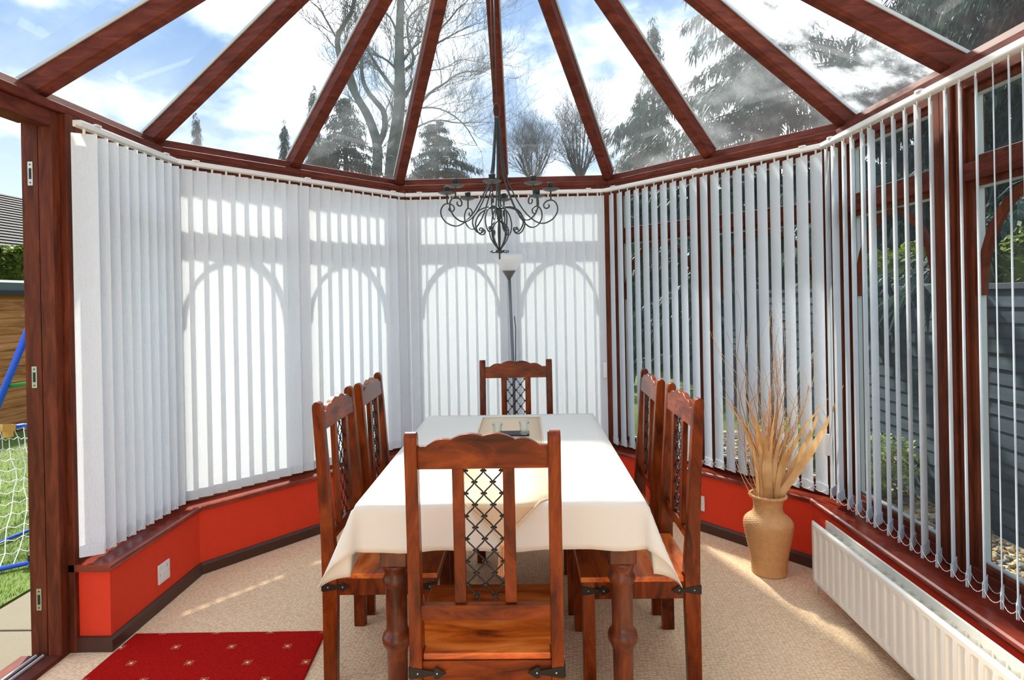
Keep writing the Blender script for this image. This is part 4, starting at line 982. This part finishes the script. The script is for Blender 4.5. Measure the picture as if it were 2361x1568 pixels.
# ------------------------------------------------------------------ rug, sockets
RUGX0, RUGX1 = -1.598, -0.742
rug = MB().prism([(RUGX0, 2.632), (RUGX1-0.02, 2.640), (RUGX1+0.075, 1.35), (RUGX0-0.02, 1.35)], 0.001, 0.013, lambda a, b, t: (a+1.475, b-2.466, t)).build('rug', MAT['rug'], bevel=0.004, loc=(-1.475, 2.466, 0))
tag(rug, 'dark red rug with small pale square motifs beside the left chair', 'rug')
def socket_plate(loc, rz, lb, z=0.165):
    root = empty('wall_socket', loc, rz, lb, 'socket', 'wall sockets on the terracotta wall')
    MB().b(-0.046, 0.046, -0.010, -0.0005, -0.046, 0.046).build('plate', MAT['white_plastic'], root, bevel=0.004)
    MB().b(-0.030, 0.022, -0.014, -0.0095, -0.036, 0.012).build('cover', MAT['white_plastic'], root, bevel=0.006)
    m = MB()
    for s in (-1, 1): m.ball((s*0.036, -0.010, 0.0), 0.003)
    m.build('screw', MAT['steel'], root)['kind'] = 'stuff'; MB().b(0.016, 0.024, -0.0112, -0.0095, 0.018, 0.032).build('neon', MAT['gasket'], root)
socket_plate((-1.6345, 2.895, 0.165), PI/2, 'white socket plate on the left terracotta wall above the carpet')
wc = chain(WALL_IN); pb = wc[3].lerp(wc[4], 0.515)
socket_plate((pb.x, pb.y, 0.17), math.atan2(FN[3].y, FN[3].x)+PI/2, 'white socket plate on the right bay wall, half hidden by a chair back')
# ------------------------------------------------------------------ garden
GZ = -0.15
m = MB(); m.b(-60, 60, -25, 90, GZ-0.25, GZ-0.04)
tag(m.build('garden_ground', MAT['turf']), 'green garden ground around the conservatory', 'ground', kind='structure')
lawn = MB().b(-14, -2.72, -4, 22, GZ-0.039, GZ-0.004); lawn.b(-2.72, 3.0, 5.4, 22, GZ-0.039, GZ-0.004)
lw = lawn.build('lawn', MAT['turf']); tag(lw, 'short mown lawn seen through the open doorway', 'lawn', kind='stuff')
R3 = random.Random(5); m = MB(); vs = []; fs = []
for k in range(60000):
    x = -2.72-abs(R3.gauss(0, 1.6)) if R3.random() < 0.8 else R3.uniform(-8, -2.72); y = R3.uniform(2.6, 8.5)
    a = R3.uniform(0, PI); h = R3.uniform(.008, .024); w = .0022; lx_ = R3.uniform(-.012, .012); ly_ = R3.uniform(-.012, .012); n = len(vs)
    vs += [(x-w*math.cos(a), y-w*math.sin(a), GZ-.006), (x+w*math.cos(a), y+w*math.sin(a), GZ-.006), (x+lx_, y+ly_, GZ+h)]; fs.append((n, n+1, n+2))
g = m.add(vs, fs).build('grass_blades', MAT['grass'], lw); g['kind'] = 'stuff'
# paving along the conservatory
pv = empty('paving', (-2.33, 2.0, GZ), label='pale stone paving slabs along the doorway', cat='paving', kind='structure')
for k, y in enumerate([2.965-0.6*j for j in range(6)]+[3.565, 4.165]):
    o = MB().b(-0.36, 0.36, -0.295, 0.295, -0.045, 0.0).build('slab', MAT['slab'], pv, bevel=0.006, loc=(0.0, y-0.30-2.0, 0.0))
# shed
SX = -6.5
shed = empty('garden_shed', (SX-1, 8.4, GZ), label='brown timber garden shed with horizontal boards behind the blue goal', cat='shed')
sinv = Matrix.Translation((-(SX-1), -8.4, -GZ))
def shp(m, name, mat, bevel=0.0, parent=None, smooth=False):
    o = m.build(name, MAT[mat], parent or shed, smooth, bevel); o.matrix_parent_inverse = sinv; return o
bh = 0.104
me_b = MB().prism([(0, 0), (0.022, 0), (0.012, bh), (0, bh)], -2.3, 2.3, lambda a, b, t: (a, t, b)).mesh('board', MAT['shed'])
me_e = MB().prism([(0, 0), (0.022, 0), (0.012, bh), (0, bh)], -1.0, 1.0, lambda a, b, t: (t, -a, b)).mesh('board', MAT['shed'])
for k in range(17):
    o = link('board', me_b, shed, loc=(1.0, 0, 0.02+k*bh)); o = link('board', me_e, shed, loc=(0.0, -2.3, 0.02+k*bh))
shp(MB().b(SX-2, SX-0.003, 6.103, 10.7, GZ, GZ+1.79), 'shed_body', 'shed')
m = MB().prism([(SX-2.1, GZ+1.80), (SX+0.08, GZ+1.80), (SX+0.08, GZ+1.93), (SX-1.0, GZ+2.02), (SX-2.1, GZ+1.93)], 6.0, 10.8, lambda a, b, t: (a, t, b)); shp(m, 'shed_roof', 'felt')
shp(MB().b(SX+0.081, SX+0.10, 5.99, 10.81, GZ+1.775, GZ+1.83), 'fascia', 'fence_post')
# leaf clouds
def leaf_cloud(n, box_fn, size, rng, up=0.5):
    vs = []; fs = []
    for _ in range(n):
        p = box_fn(rng); a = rng.uniform(0, 2*PI); b = rng.uniform(-0.9, 0.9); s = size*rng.uniform(0.6, 1.3)
        d = Vector((math.cos(a)*math.cos(b), math.sin(a)*math.cos(b), math.sin(b))); sd = d.cross(Vector((rng.uniform(-1, 1), rng.uniform(-1, 1), 1))).normalized()*s*0.28
        n0 = len(vs); vs += [p, p+d*s*0.5+sd, p+d*s, p+d*s*0.5-sd]; fs.append((n0, n0+1, n0+2, n0+3))
    return MB().add(vs, fs)
def hedge(name, x0, x1, y0, y1, z0, z1, n, size, lb, mat='hedge', seed=1):
    rng = random.Random(seed); root = empty(name, ((x0+x1)/2, (y0+y1)/2, z0), label=lb, cat='hedge'); inv = Matrix.Translation((-(x0+x1)/2, -(y0+y1)/2, -z0))
    def bf(r):
        q = r.random(); x = r.uniform(x0, x1); y = r.uniform(y0, y1); z = r.uniform(z0, z1)
        lump = 0.05*math.sin(y*4.1+x*3)+0.04*math.sin(y*9.7)
        if q < 0.4: z = z1+lump-abs(r.gauss(0, 0.03))
        elif q < 0.7: x = (x0 if q < 0.55 else x1)+r.gauss(0, 0.03)
        return Vector((x, y, min(z, z1+lump)))
    o = leaf_cloud(n, bf, size, rng).build('foliage', MAT[mat], root); o.matrix_parent_inverse = inv; o['kind'] = 'stuff'
    m = MB()
    for k in range(int((y1-y0)/0.6)+1):
        y = y0+0.6*k; x = (x0+x1)/2; m.tube([(x, y, z0), (x+0.05, y+0.05, (z0+z1)/2), (x+0.1, y, z1-0.1)], [0.03, 0.02, 0.01], 5)
    o = m.build('stem', MAT['bark_dark'], root); o.matrix_parent_inverse = inv
    MB().b(x0+0.08, x1-0.08, y0+0.08, y1-0.08, z0+0.1, z1-0.12).build('inner_foliage', MAT[mat], root).matrix_parent_inverse = inv
    return root
hedge('hedge', -10.4, -9.2, 7.0, 14.0, GZ, 2.58, 60000, 0.085, 'bright green hedge rising above the shed roof', seed=3)
hedge('hedge', 3.45, 4.5, 1.2, 7.4, GZ, 1.80, 26000, 0.055, 'yellow green hedge top above the grey fence', seed=4)
# far house with a tiled roof
hs = empty('neighbour_house', (-27, 24, GZ), label='distant house with a dark tiled roof beyond the hedge', cat='house')
hinv = Matrix.Translation((27, -24, -GZ))
def hp(m, name, mat, parent=None):
    o = m.build(name, MAT[mat], parent or hs)
    if parent is None: o.matrix_parent_inverse = hinv
    return o
hp(MB().b(-34, -22.2, 17, 34, GZ, 3.3), 'wall', 'brick')
rf = hp(MB().prism([(-21.7, 3.15), (-28, 7.6), (-34.4, 3.15), (-34.4, 2.95), (-28, 7.4), (-21.7, 2.95)], 16.6, 34.4, lambda a, b, t: (a, t, b)), 'roof', 'tile')
m = MB(); nrow = 26
for r in range(nrow):
    t0_, t1_ = r/nrow, (r+1.15)/nrow
    x0_, z0_, x1_, z1_ = -21.66-t0_*6.3, 3.18+t0_*4.45, -21.66-t1_*6.3, 3.18+t1_*4.45
    for k in range(58):
        y = 16.6+k*0.307+(0.15 if r % 2 else 0); w = 0.294
        m.add([(x0_+.03, y, z0_+.075), (x0_+.03, y+w, z0_+.075), (x1_, y+w, z1_+.02), (x1_, y, z1_+.02), (x0_, y, z0_), (x0_, y+w, z0_)], [(0, 1, 2, 3), (4, 5, 1, 0), (0, 3, 4), (1, 5, 2)])
o = hp(m, 'roof_tile', 'tile', rf); o['kind'] = 'stuff'
hp(MB().b(-22.19, -22.12, 20, 21.4, 0.9, 2.1), 'window', 'white_plastic')
hp(MB().b(-28.5, -27.5, 20, 21, 7.0, 8.6), 'chimney', 'brick')
# toy goal
goal = empty('toy_goal', (-3.3, 4.2, GZ), label='blue toy football goal with white net on the lawn', cat='goal')
ginv = Matrix.Translation((3.3, -4.2, -GZ))
def gp(m, name, mat, smooth=True):
    o = m.build(name, MAT[mat], goal, smooth); o.matrix_parent_inverse = ginv; return o
a0 = atZ(0, 1312, GZ+0.02); a1 = atZ(84, 1294, GZ+0.02)
dirb = (a1-a0).normalized(); A_ = a0-dirb*0.5; B_ = a0+dirb*1.15
gp(MB().tube([A_, B_], 0.014, 8), 'bottom_bar', 'blue')
b0 = atY(0, 1250, 4.9); b1 = atY(84, 1214, 5.15)
b0 = atZ(0, 1250, GZ+0.02); b1 = atZ(84, 1216, GZ+0.02); db = (b1-b0).normalized()
gp(MB().tube([b0-db*0.5, b0+db*1.2], 0.012, 8), 'back_bar', 'blue')
t0 = atY(18, 986, 4.35); t1 = atY(84, 984, 4.75); dt = (t1-t0).normalized()
gp(MB().tube([t0+dt*0.05, t0.lerp(t1, 0.5)+Vector((0, 0, 0.012)), t1+dt*0.8], 0.017, 8), 'top_bar', 'blue')
m = MB(); m.beam(t0-dt*0.12, t0+dt*0.06, 0.045, 0.05); m.beam(t0-Vector((0, 0, 0.07)), t0+Vector((0, 0, 0.02)), 0.045, 0.045, (0, 1, 0)); gp(m, 'corner_connector', 'goldplastic', False)
gp(MB().tube([t0-dt*0.1, A_+Vector((0, 0, 0))], 0.014, 8), 'side_post', 'blue')
gp(MB().b(a1.x-0.03, a1.x+0.05, a1.y-0.03, a1.y+0.06, GZ, GZ+0.07), 'foot_block', 'black', False)
m = MB(); nu, nv = 17, 13
def netp(i, j):
    s = i/(nu-1)*1.35-0.35; t = j/(nv-1)
    top = t0+dt*(s*1.15); bot = a0+dirb*(s*1.05)
    p = top.lerp(bot, t)+Vector((-0.10, 0.20, -0.05))*math.sin(PI*t)*(1+0.2*math.sin(i*1.7))
    return p+Vector((0.012*math.sin(i*2.3+j), 0.012*math.cos(j*1.9+i), 0.012*math.sin(i*3.1)))
for i in range(nu): m.tube([netp(i, j) for j in range(nv)], 0.0030, 4, False)
for j in range(nv):
    pts = []
    for i in range(nu): 
        pts.append(netp(i, j))
        if i < nu-1: q = netp(i, j).lerp(netp(i+1, j), 0.5); q.z -= 0.018; pts.append(q)
    m.tube(pts, 0.0030, 4, False)
gp(m, 'net', 'net')
# climbing frame poles
sw = empty('swing_frame', atY(0, 925, 6.0), label='blue and green tube swing frame in front of the shed', cat='swing frame')
swi = Matrix.Translation(-sw.location)
p0 = atY(72, 742, 6.0); p1 = atY(0, 922, 6.0); d_ = (p1-p0).normalized()
o = MB().tube([p0-d_*0.9, p0+d_*2.6], 0.033, 10).build('pole', MAT['blue'], sw, smooth=True); o.matrix_parent_inverse = swi
p0 = atY(10, 892, 6.02); p1 = atY(86, 881, 6.02); d_ = (p1-p0).normalized()
o = MB().tube([p0, p0+d_*1.6], 0.018, 8).build('cross_bar', MAT['green'], sw, smooth=True); o.matrix_parent_inverse = swi
q = p0+d_*1.7+Vector((0, 0, 0.6)); o = MB().tube([q+Vector((-.5, 0, .8)), q+Vector((.6, 0, -2.2))], 0.033, 10).build('pole', MAT['blue'], sw, smooth=True); o.matrix_parent_inverse = swi
# right hand fence
FX = 3.20
fn = empty('fence', (FX, 4.2, GZ), label='grey blue lapped board fence beyond the right side windows', cat='fence')
fnb = 16; bhh = 1.60/fnb
bd = MB().prism([(0, -0.012), (-0.016, -0.012), (-0.004, bhh+0.004), (0.004, bhh+0.004)], -0.865, 0.865, lambda a, b, t: (a, t, b)).mesh('board', MAT['fence'])
for k, y in enumerate([0.59, 2.41, 4.24, 6.07, 7.9, 9.73]):
    MB().b(-0.045, 0.035, -0.045, 0.045, 0, 1.66).build('post', MAT['fence_post'], fn, bevel=0.004, loc=(-0.01, y-4.2, 0))
    for j in range(fnb):
        link('board', bd, fn, loc=(0, y+0.915-4.2, j*bhh), rot=(0, 0, RND.uniform(-.004, .004)))
    MB().b(-0.028, 0.022, 0.046, 1.784, 1.60, 1.64).build('cap_rail', MAT['fence_post'], fn, bevel=0.003, loc=(0, y-4.2, 0))
# back fence far behind the bay
bf = empty('fence', (0, 15, GZ), label='dark board fence at the far end of the garden behind the bay', cat='fence')
for k in range(9):
    x = -9.5+k*1.9
    MB().b(-0.92, 0.92, -0.01, 0.01, 0.02, 1.75).build('panel', MAT['fence'], bf, loc=(x, 0, 0)); MB().b(-0.05, 0.05, -0.05, 0.05, 0, 1.85).build('post', MAT['fence_post'], bf, loc=(x+0.95, 0, 0))
# gravel
gv = empty('gravel_bed', (2.5, 3.4, GZ), label='bed of tan gravel stones between right windows and fence', cat='gravel')
R4 = random.Random(11)
def stone_mesh(seed):
    r = random.Random(seed); m = MB().ball((0, 0, 0), 1.0, 6, 5); s = (r.uniform(.8, 1.2), r.uniform(.6, 1.0), r.uniform(.45, .7))
    m.v = [(x*s[0]*r.uniform(.85, 1.15), y*s[1]*r.uniform(.85, 1.15), z*s[2]*r.uniform(.85, 1.1)) for x, y, z in m.v]; return m
cols = [lin(172, 152, 112), lin(148, 118, 74), lin(126, 122, 112), lin(184, 166, 128), lin(136, 104, 66), lin(98, 94, 88)]
smats = [simple('gravel_stone_%d' % k, c_, 0.85, noise=0.25, nscale=30) for k, c_ in enumerate(cols)]
sm = [stone_mesh(k) for k in range(6)]; sme = [s_.mesh('stone', smats[k]) for k, s_ in enumerate(sm)]
for k in range(290):
    x = R4.uniform(1.98, 3.14); y = R4.uniform(1.9, 4.3); r = R4.uniform(.017, .034)
    o = link('stone', sme[k % 6], gv, loc=(x-2.5, y-3.4, 0.012+r*0.35), rot=(R4.uniform(-.4, .4), R4.uniform(-.4, .4), R4.uniform(0, 6.3))); o.scale = (r, r, r)
bulk = [MB() for _ in range(6)]
for k in range(5200):
    x = R4.uniform(1.93, 3.15); y = R4.uniform(0.6, 7.0); r = R4.uniform(.013, .030); q = k % 6; a = R4.uniform(0, 6.3); ca, sa = math.cos(a), math.sin(a); tl = R4.uniform(-.4, .4)
    bulk[q].add([(x+r*(vx*ca-vy*sa), y+r*(vx*sa+vy*ca), GZ+0.006+r*(vz+vx*tl)+R4.uniform(0, .004)) for vx, vy, vz in sm[q].v], sm[q].f)
for q in range(6):
    o = bulk[q].build('gravel', smats[q], gv); o.matrix_parent_inverse = Matrix.Translation((-2.5, -3.4, -GZ)); o['kind'] = 'stuff'
o = MB().b(1.91, 3.18, 0.5, 7.2, GZ-0.038, GZ-0.002).build('gravel_base', MAT['stone'], gv); o.matrix_parent_inverse = Matrix.Translation((-2.5, -3.4, -GZ))
# shrub by the fence
def shrub(x, y, r, h, lb, seed, n=2600):
    rng = random.Random(seed); root = empty('shrub', (x, y, GZ), label=lb, cat='shrub')
    def bfn(q):
        a = q.uniform(0, 2*PI); t = q.random()**0.5; z = q.uniform(0.05, 1); rr = r*t*math.sin(PI*min(1, 0.25+0.75*(1-z)))**0.6
        return Vector((rr*math.cos(a), rr*math.sin(a), z*h))
    leaf_cloud(n, bfn, 0.05, rng).build('foliage', MAT['shrub'], root)
    m = MB()
    for k in range(14):
        a = rng.uniform(0, 6.28); m.tube([(0, 0, 0), (r*.4*math.cos(a), r*.4*math.sin(a), h*.5), (r*.7*math.cos(a), r*.7*math.sin(a), h*.9)], [.008, .005, .002], 4)
    m.build('stem', MAT['twig_dark'], root)
shrub(2.84, 4.85, 0.34, 0.44, 'pale green feathery shrub growing from the gravel', 1); shrub(2.80, 5.7, 0.3, 0.42, 'small olive shrub further along the fence', 2, 1600)

# ------------------------------------------------------------------ trees
def conifer_mesh(seed, H=8.0, R=2.6, n=9000, droop=0.5):
    rng = random.Random(seed); vs = []; fs = []; tr = MB()
    tr.tube([(0, 0, 0), (0.05, 0.03, H*0.5), (0, 0, H*0.97)], [0.20*H/8, 0.12*H/8, 0.02], 8)
    nb = int(30*H)
    for b in range(nb):
        t = 0.05+0.95*(b/nb)**0.95; z = H*t+rng.uniform(-.1, .1); a = b*2.399+rng.uniform(-.5, .5)
        L = R*(1-t)**0.7*rng.uniform(0.35, 1.25)*(1+0.25*math.sin(t*23+seed))+0.12
        pts = []; bend = rng.uniform(-.35, .35)
        for k in range(7):
            s = k/6; aa = a+bend*s; pts.append(Vector((math.cos(aa)*L*s, math.sin(aa)*L*s, z+L*(0.30*s-droop*s*s)+rng.uniform(-.02, .02))))
        tr.tube(pts, [0.018*(1-k/7.5)*H/8+0.003 for k in range(7)], 3, False)
        cnt = max(14, int(n/nb*(0.2+1.5*L/R)))
        for q in range(cnt):
            s = (0.12+0.88*rng.random()**0.75)*5.999; i = int(s); p = pts[i].lerp(pts[i+1], s-i)
            sa = a+rng.choice((-1, 1))*rng.uniform(0.3, 1.6); l = rng.uniform(.07, .24)*(0.6+0.5*L/R)
            d = Vector((math.cos(sa)*0.75, math.sin(sa)*0.75, rng.uniform(-1.4, -0.05))).normalized()
            w = Vector((-math.sin(sa), math.cos(sa), rng.uniform(-.6, .6))).normalized()*l*rng.uniform(.06, .13)
            p = p+Vector((rng.uniform(-.09, .09), rng.uniform(-.09, .09), rng.uniform(-.07, .05)))
            n0 = len(vs); vs += [p-w*0.4, p+d*l*0.45+w, p+d*l+Vector((0, 0, -l*0.35)), p+d*l*0.45-w]; fs.append((n0, n0+1, n0+2, n0+3))
    return MB().add(vs, fs).mesh('foliage', MAT['conifer']), tr.mesh('trunk', MAT['bark_dark'])
CON = [conifer_mesh(s, 8.0, r, n, dr) for s, r, n, dr in ((1, 2.4, 52000, .60), (2, 2.9, 66000, .50), (3, 1.5, 30000, .8))]
def conifer(base, height, wide, variant, lb, rz=0.0):
    root = empty('conifer_tree', base, rz, lb, 'tree', 'conifers around the garden')
    for nm, me in zip(('foliage', 'trunk'), CON[variant]):
        o = link(nm, me, root); o.scale = (wide*height/8, wide*height/8, height/8)
    return root
def tree_at(u, vtop, Y, wide, variant, lb, rz=0):
    p = atY(u, vtop, Y); conifer((p.x, p.y, GZ), p.z-GZ, wide, variant, lb, rz)
tree_at(792, 225, 13.5, 1.15, 0, 'dark drooping conifer left of the bare tree trunk, seen through the roof')
tree_at(1005, 278, 13.0, 1.15, 1, 'bushy conifer right of the bare tree trunk, seen through the roof', 1)
tree_at(452, 268, 15, 0.45, 2, 'slim conifer tip just above the left bay eaves beam', 2)
tree_at(655, 282, 15.5, 0.50, 2, 'slim nodding conifer tip in the left bay roof pane', 3)
tree_at(722, 205, 14.5, 0.50, 2, 'slim conifer tip touching the left bay rafter', 4)
tree_at(1765, -330, 10.5, 0.98, 1, 'great dark cedar filling the right bay roof panes', 0.5)
tree_at(1505, 50, 13.5, 0.62, 2, 'slim cedar top beside the great cedar', 2.2)
tree_at(1475, 215, 15, 0.75, 0, 'smaller rounded conifer left of the great cedar', 2.9)
for k, (x, y, h, w, v, lb) in enumerate([
    (6.0, 8.1, 8.6, .92, 0, 'dark conifer behind the wettest roof pane'),
    (6.2, 5.6, 9.0, .95, 1, 'dark conifer behind the hedge at the picture right edge'),
    (6.4, 2.9, 8.4, .85, 0, 'dark conifer beyond the fence beside the camera'),
    (8.6, 10.4, 9.5, .9, 1, 'far dark conifer between the cedar and the wet pane conifer'),
    (5.0, 13.6, 5.0, 1.0, 0, 'low dark conifer at the garden end behind the right bay'),
    (2.9, 16.6, 4.2, 1.1, 1, 'low spreading conifer at the garden end right of centre')]):
    conifer((x, y, GZ), h, w, v, lb, k*1.1)
def bare_tree(limbs, Y, lb, seed, twig_len=1.2, twigs=5, depth=3, mat='bark'):
    rng = random.Random(seed); m = MB(); tm = MB()
    base = None; ends = []
    for pts, r0, r1 in limbs:
        P_ = []; dy = rng.uniform(-0.8, 0.8)
        for k, (u, v) in enumerate(pts): P_.append(atY(700+u/2.951, v/2.951, Y+dy*k/len(pts)))
        P_ = [Vector(p) for p in smoothpts([tuple(p) for p in P_], 1)]
        n = len(P_); rad = [r0+(r1-r0)*k/(n-1) for k in range(n)]
        m.tube(P_, rad, 8)
        if base is None: base = P_[0].copy()
        for k in range(1, n):
            ends.append((P_[k], (P_[k]-P_[k-1]).normalized(), rad[k], k == n-1))
    def grow(p, d, r, L, lev):
        n = 5; pts = [p]; q = p.copy(); dd = d.copy()
        for k in range(n):
            dd = (dd+Vector((rng.uniform(-.3, .3), rng.uniform(-.3, .3), rng.uniform(-.15, .32)))).normalized(); q = q+dd*L/n; pts.append(q.copy())
        tm.tube(pts, [r*(1-0.7*k/n) for k in range(n+1)], 4 if lev > 1 else 3, False)
        if lev > 0:
            for k in range(1, n+1):
                for _ in range(2 if lev > 1 else rng.choice((1, 2))):
                    d2 = (dd+Vector((rng.uniform(-1, 1), rng.uniform(-.8, .8), rng.uniform(-.5, .8)))).normalized(); grow(pts[k], d2, r*0.55, L*rng.uniform(.45, .7), lev-1)
    for p, d, r, last in ends:
        if r < 0.03 or rng.random() < 0.35 or last:
            for _ in range(2 if last else 1):
                d2 = (d*0.8+Vector((rng.uniform(-1, 1), rng.uniform(-.7, .7), rng.uniform(-.3, .7)))).normalized(); grow(p, d2, min(0.016, max(0.006, r*0.45)), twig_len*rng.uniform(.6, 1.15), depth-1)
    root = empty('bare_tree', (base.x, base.y, GZ), label=lb, cat='tree'); inv = Matrix.Translation((-base.x, -base.y, -GZ))
    m.tube([(base.x, base.y, GZ), base], [limbs[0][1]*1.25, limbs[0][1]], 8)
    o = m.build('trunk', MAT[mat], root, smooth=True); o.matrix_parent_inverse = inv
    o = tm.build('twigs', MAT[mat], root); o.matrix_parent_inverse = inv; o['kind'] = 'stuff'
limbs = [([(600, 1190), (605, 1050), (635, 860), (655, 700), (655, 520), (650, 300), (655, 150), (660, 0), (668, -300), (640, -600)], .16, .05),
 ([(500, 1190), (505, 980), (470, 870), (430, 770), (380, 690), (330, 600), (290, 500), (240, 380), (225, 250), (275, 165), (340, 60), (350, -120)], .11, .035),
 ([(505, 990), (555, 890), (550, 760), (500, 700), (430, 620), (395, 520), (395, 400), (380, 200)], .075, .03),
 ([(440, 780), (380, 700), (340, 540), (300, 420)], .05, .03),
 ([(650, 650), (560, 540), (480, 420), (430, 330), (400, 230)], .045, .018), ([(640, 480), (560, 400), (470, 370), (400, 330)], .03, .012), ([(645, 250), (600, 130), (550, 80), (480, 40)], .03, .012),
 ([(690, 660), (745, 560), (790, 430), (830, 330), (870, 230)], .04, .015), ([(690, 480), (760, 420), (715, 290), (700, 150), (750, 75), (860, 10)], .04, .015), ([(680, 410), (740, 330), (800, 280), (870, 230)], .03, .012),
 ([(670, 260), (760, 240), (830, 260)], .02, .01),
 ([(790, 710), (870, 620), (960, 570), (1030, 510), (1130, 480), (1230, 490)], .035, .010), ([(900, 300), (980, 255), (1060, 210), (1180, 160)], .025, .008), ([(915, 215), (1000, 125), (1040, 70), (1100, 20)], .025, .008),
 ([(670, 760), (780, 735), (900, 730), (1000, 770), (1100, 850), (1180, 990)], .028, .008), ([(690, 900), (780, 860), (900, 810), (1050, 840), (1200, 830)], .03, .008), ([(650, 900), (620, 770), (560, 640)], .03, .01),
 ([(225, 260), (150, 130), (110, 60), (60, 20)], .025, .01), ([(860, 480), (960, 470), (1060, 400), (1180, 420)], .015, .006)]
limbs = [(p_, r0*1.25, r1*1.2) for p_, r0, r1 in limbs]
bare_tree(limbs, 16.0, 'tall bare tree with grey green branches behind the left roof panes', 3, 1.25)
def bush_tree(u, v, Y, wpx, hpx, lb, seed, mat='bark_dark'):
    rng = random.Random(seed); lim = []
    cx_, by = (u-700)*2.951, (v+hpx)*2.951; w = wpx*2.951; h = hpx*2.951
    lim.append(([(cx_, by+150), (cx_, by-h*0.1)], .14, .10))
    for k in range(11):
        a = -0.62*PI/2+1.24*PI/2*k/10; L = h*rng.uniform(.75, 1.0)
        lim.append(([(cx_, by-h*0.05), (cx_+math.sin(a)*w*0.28+rng.uniform(-9, 9), by-L*0.45), (cx_+math.sin(a)*w*0.45+rng.uniform(-9, 9), by-L*(0.55+0.35*math.cos(a)))], .05, .014))
    bare_tree(lim, Y, lb, seed, 1.25, depth=3, mat=mat)
bush_tree(1228, 330, 24, 110, 100, 'small bare bushy tree just right of the chandelier chain', 5)
bush_tree(1338, 268, 23, 120, 160, 'bare twiggy tree beside the right centre rafter', 6)
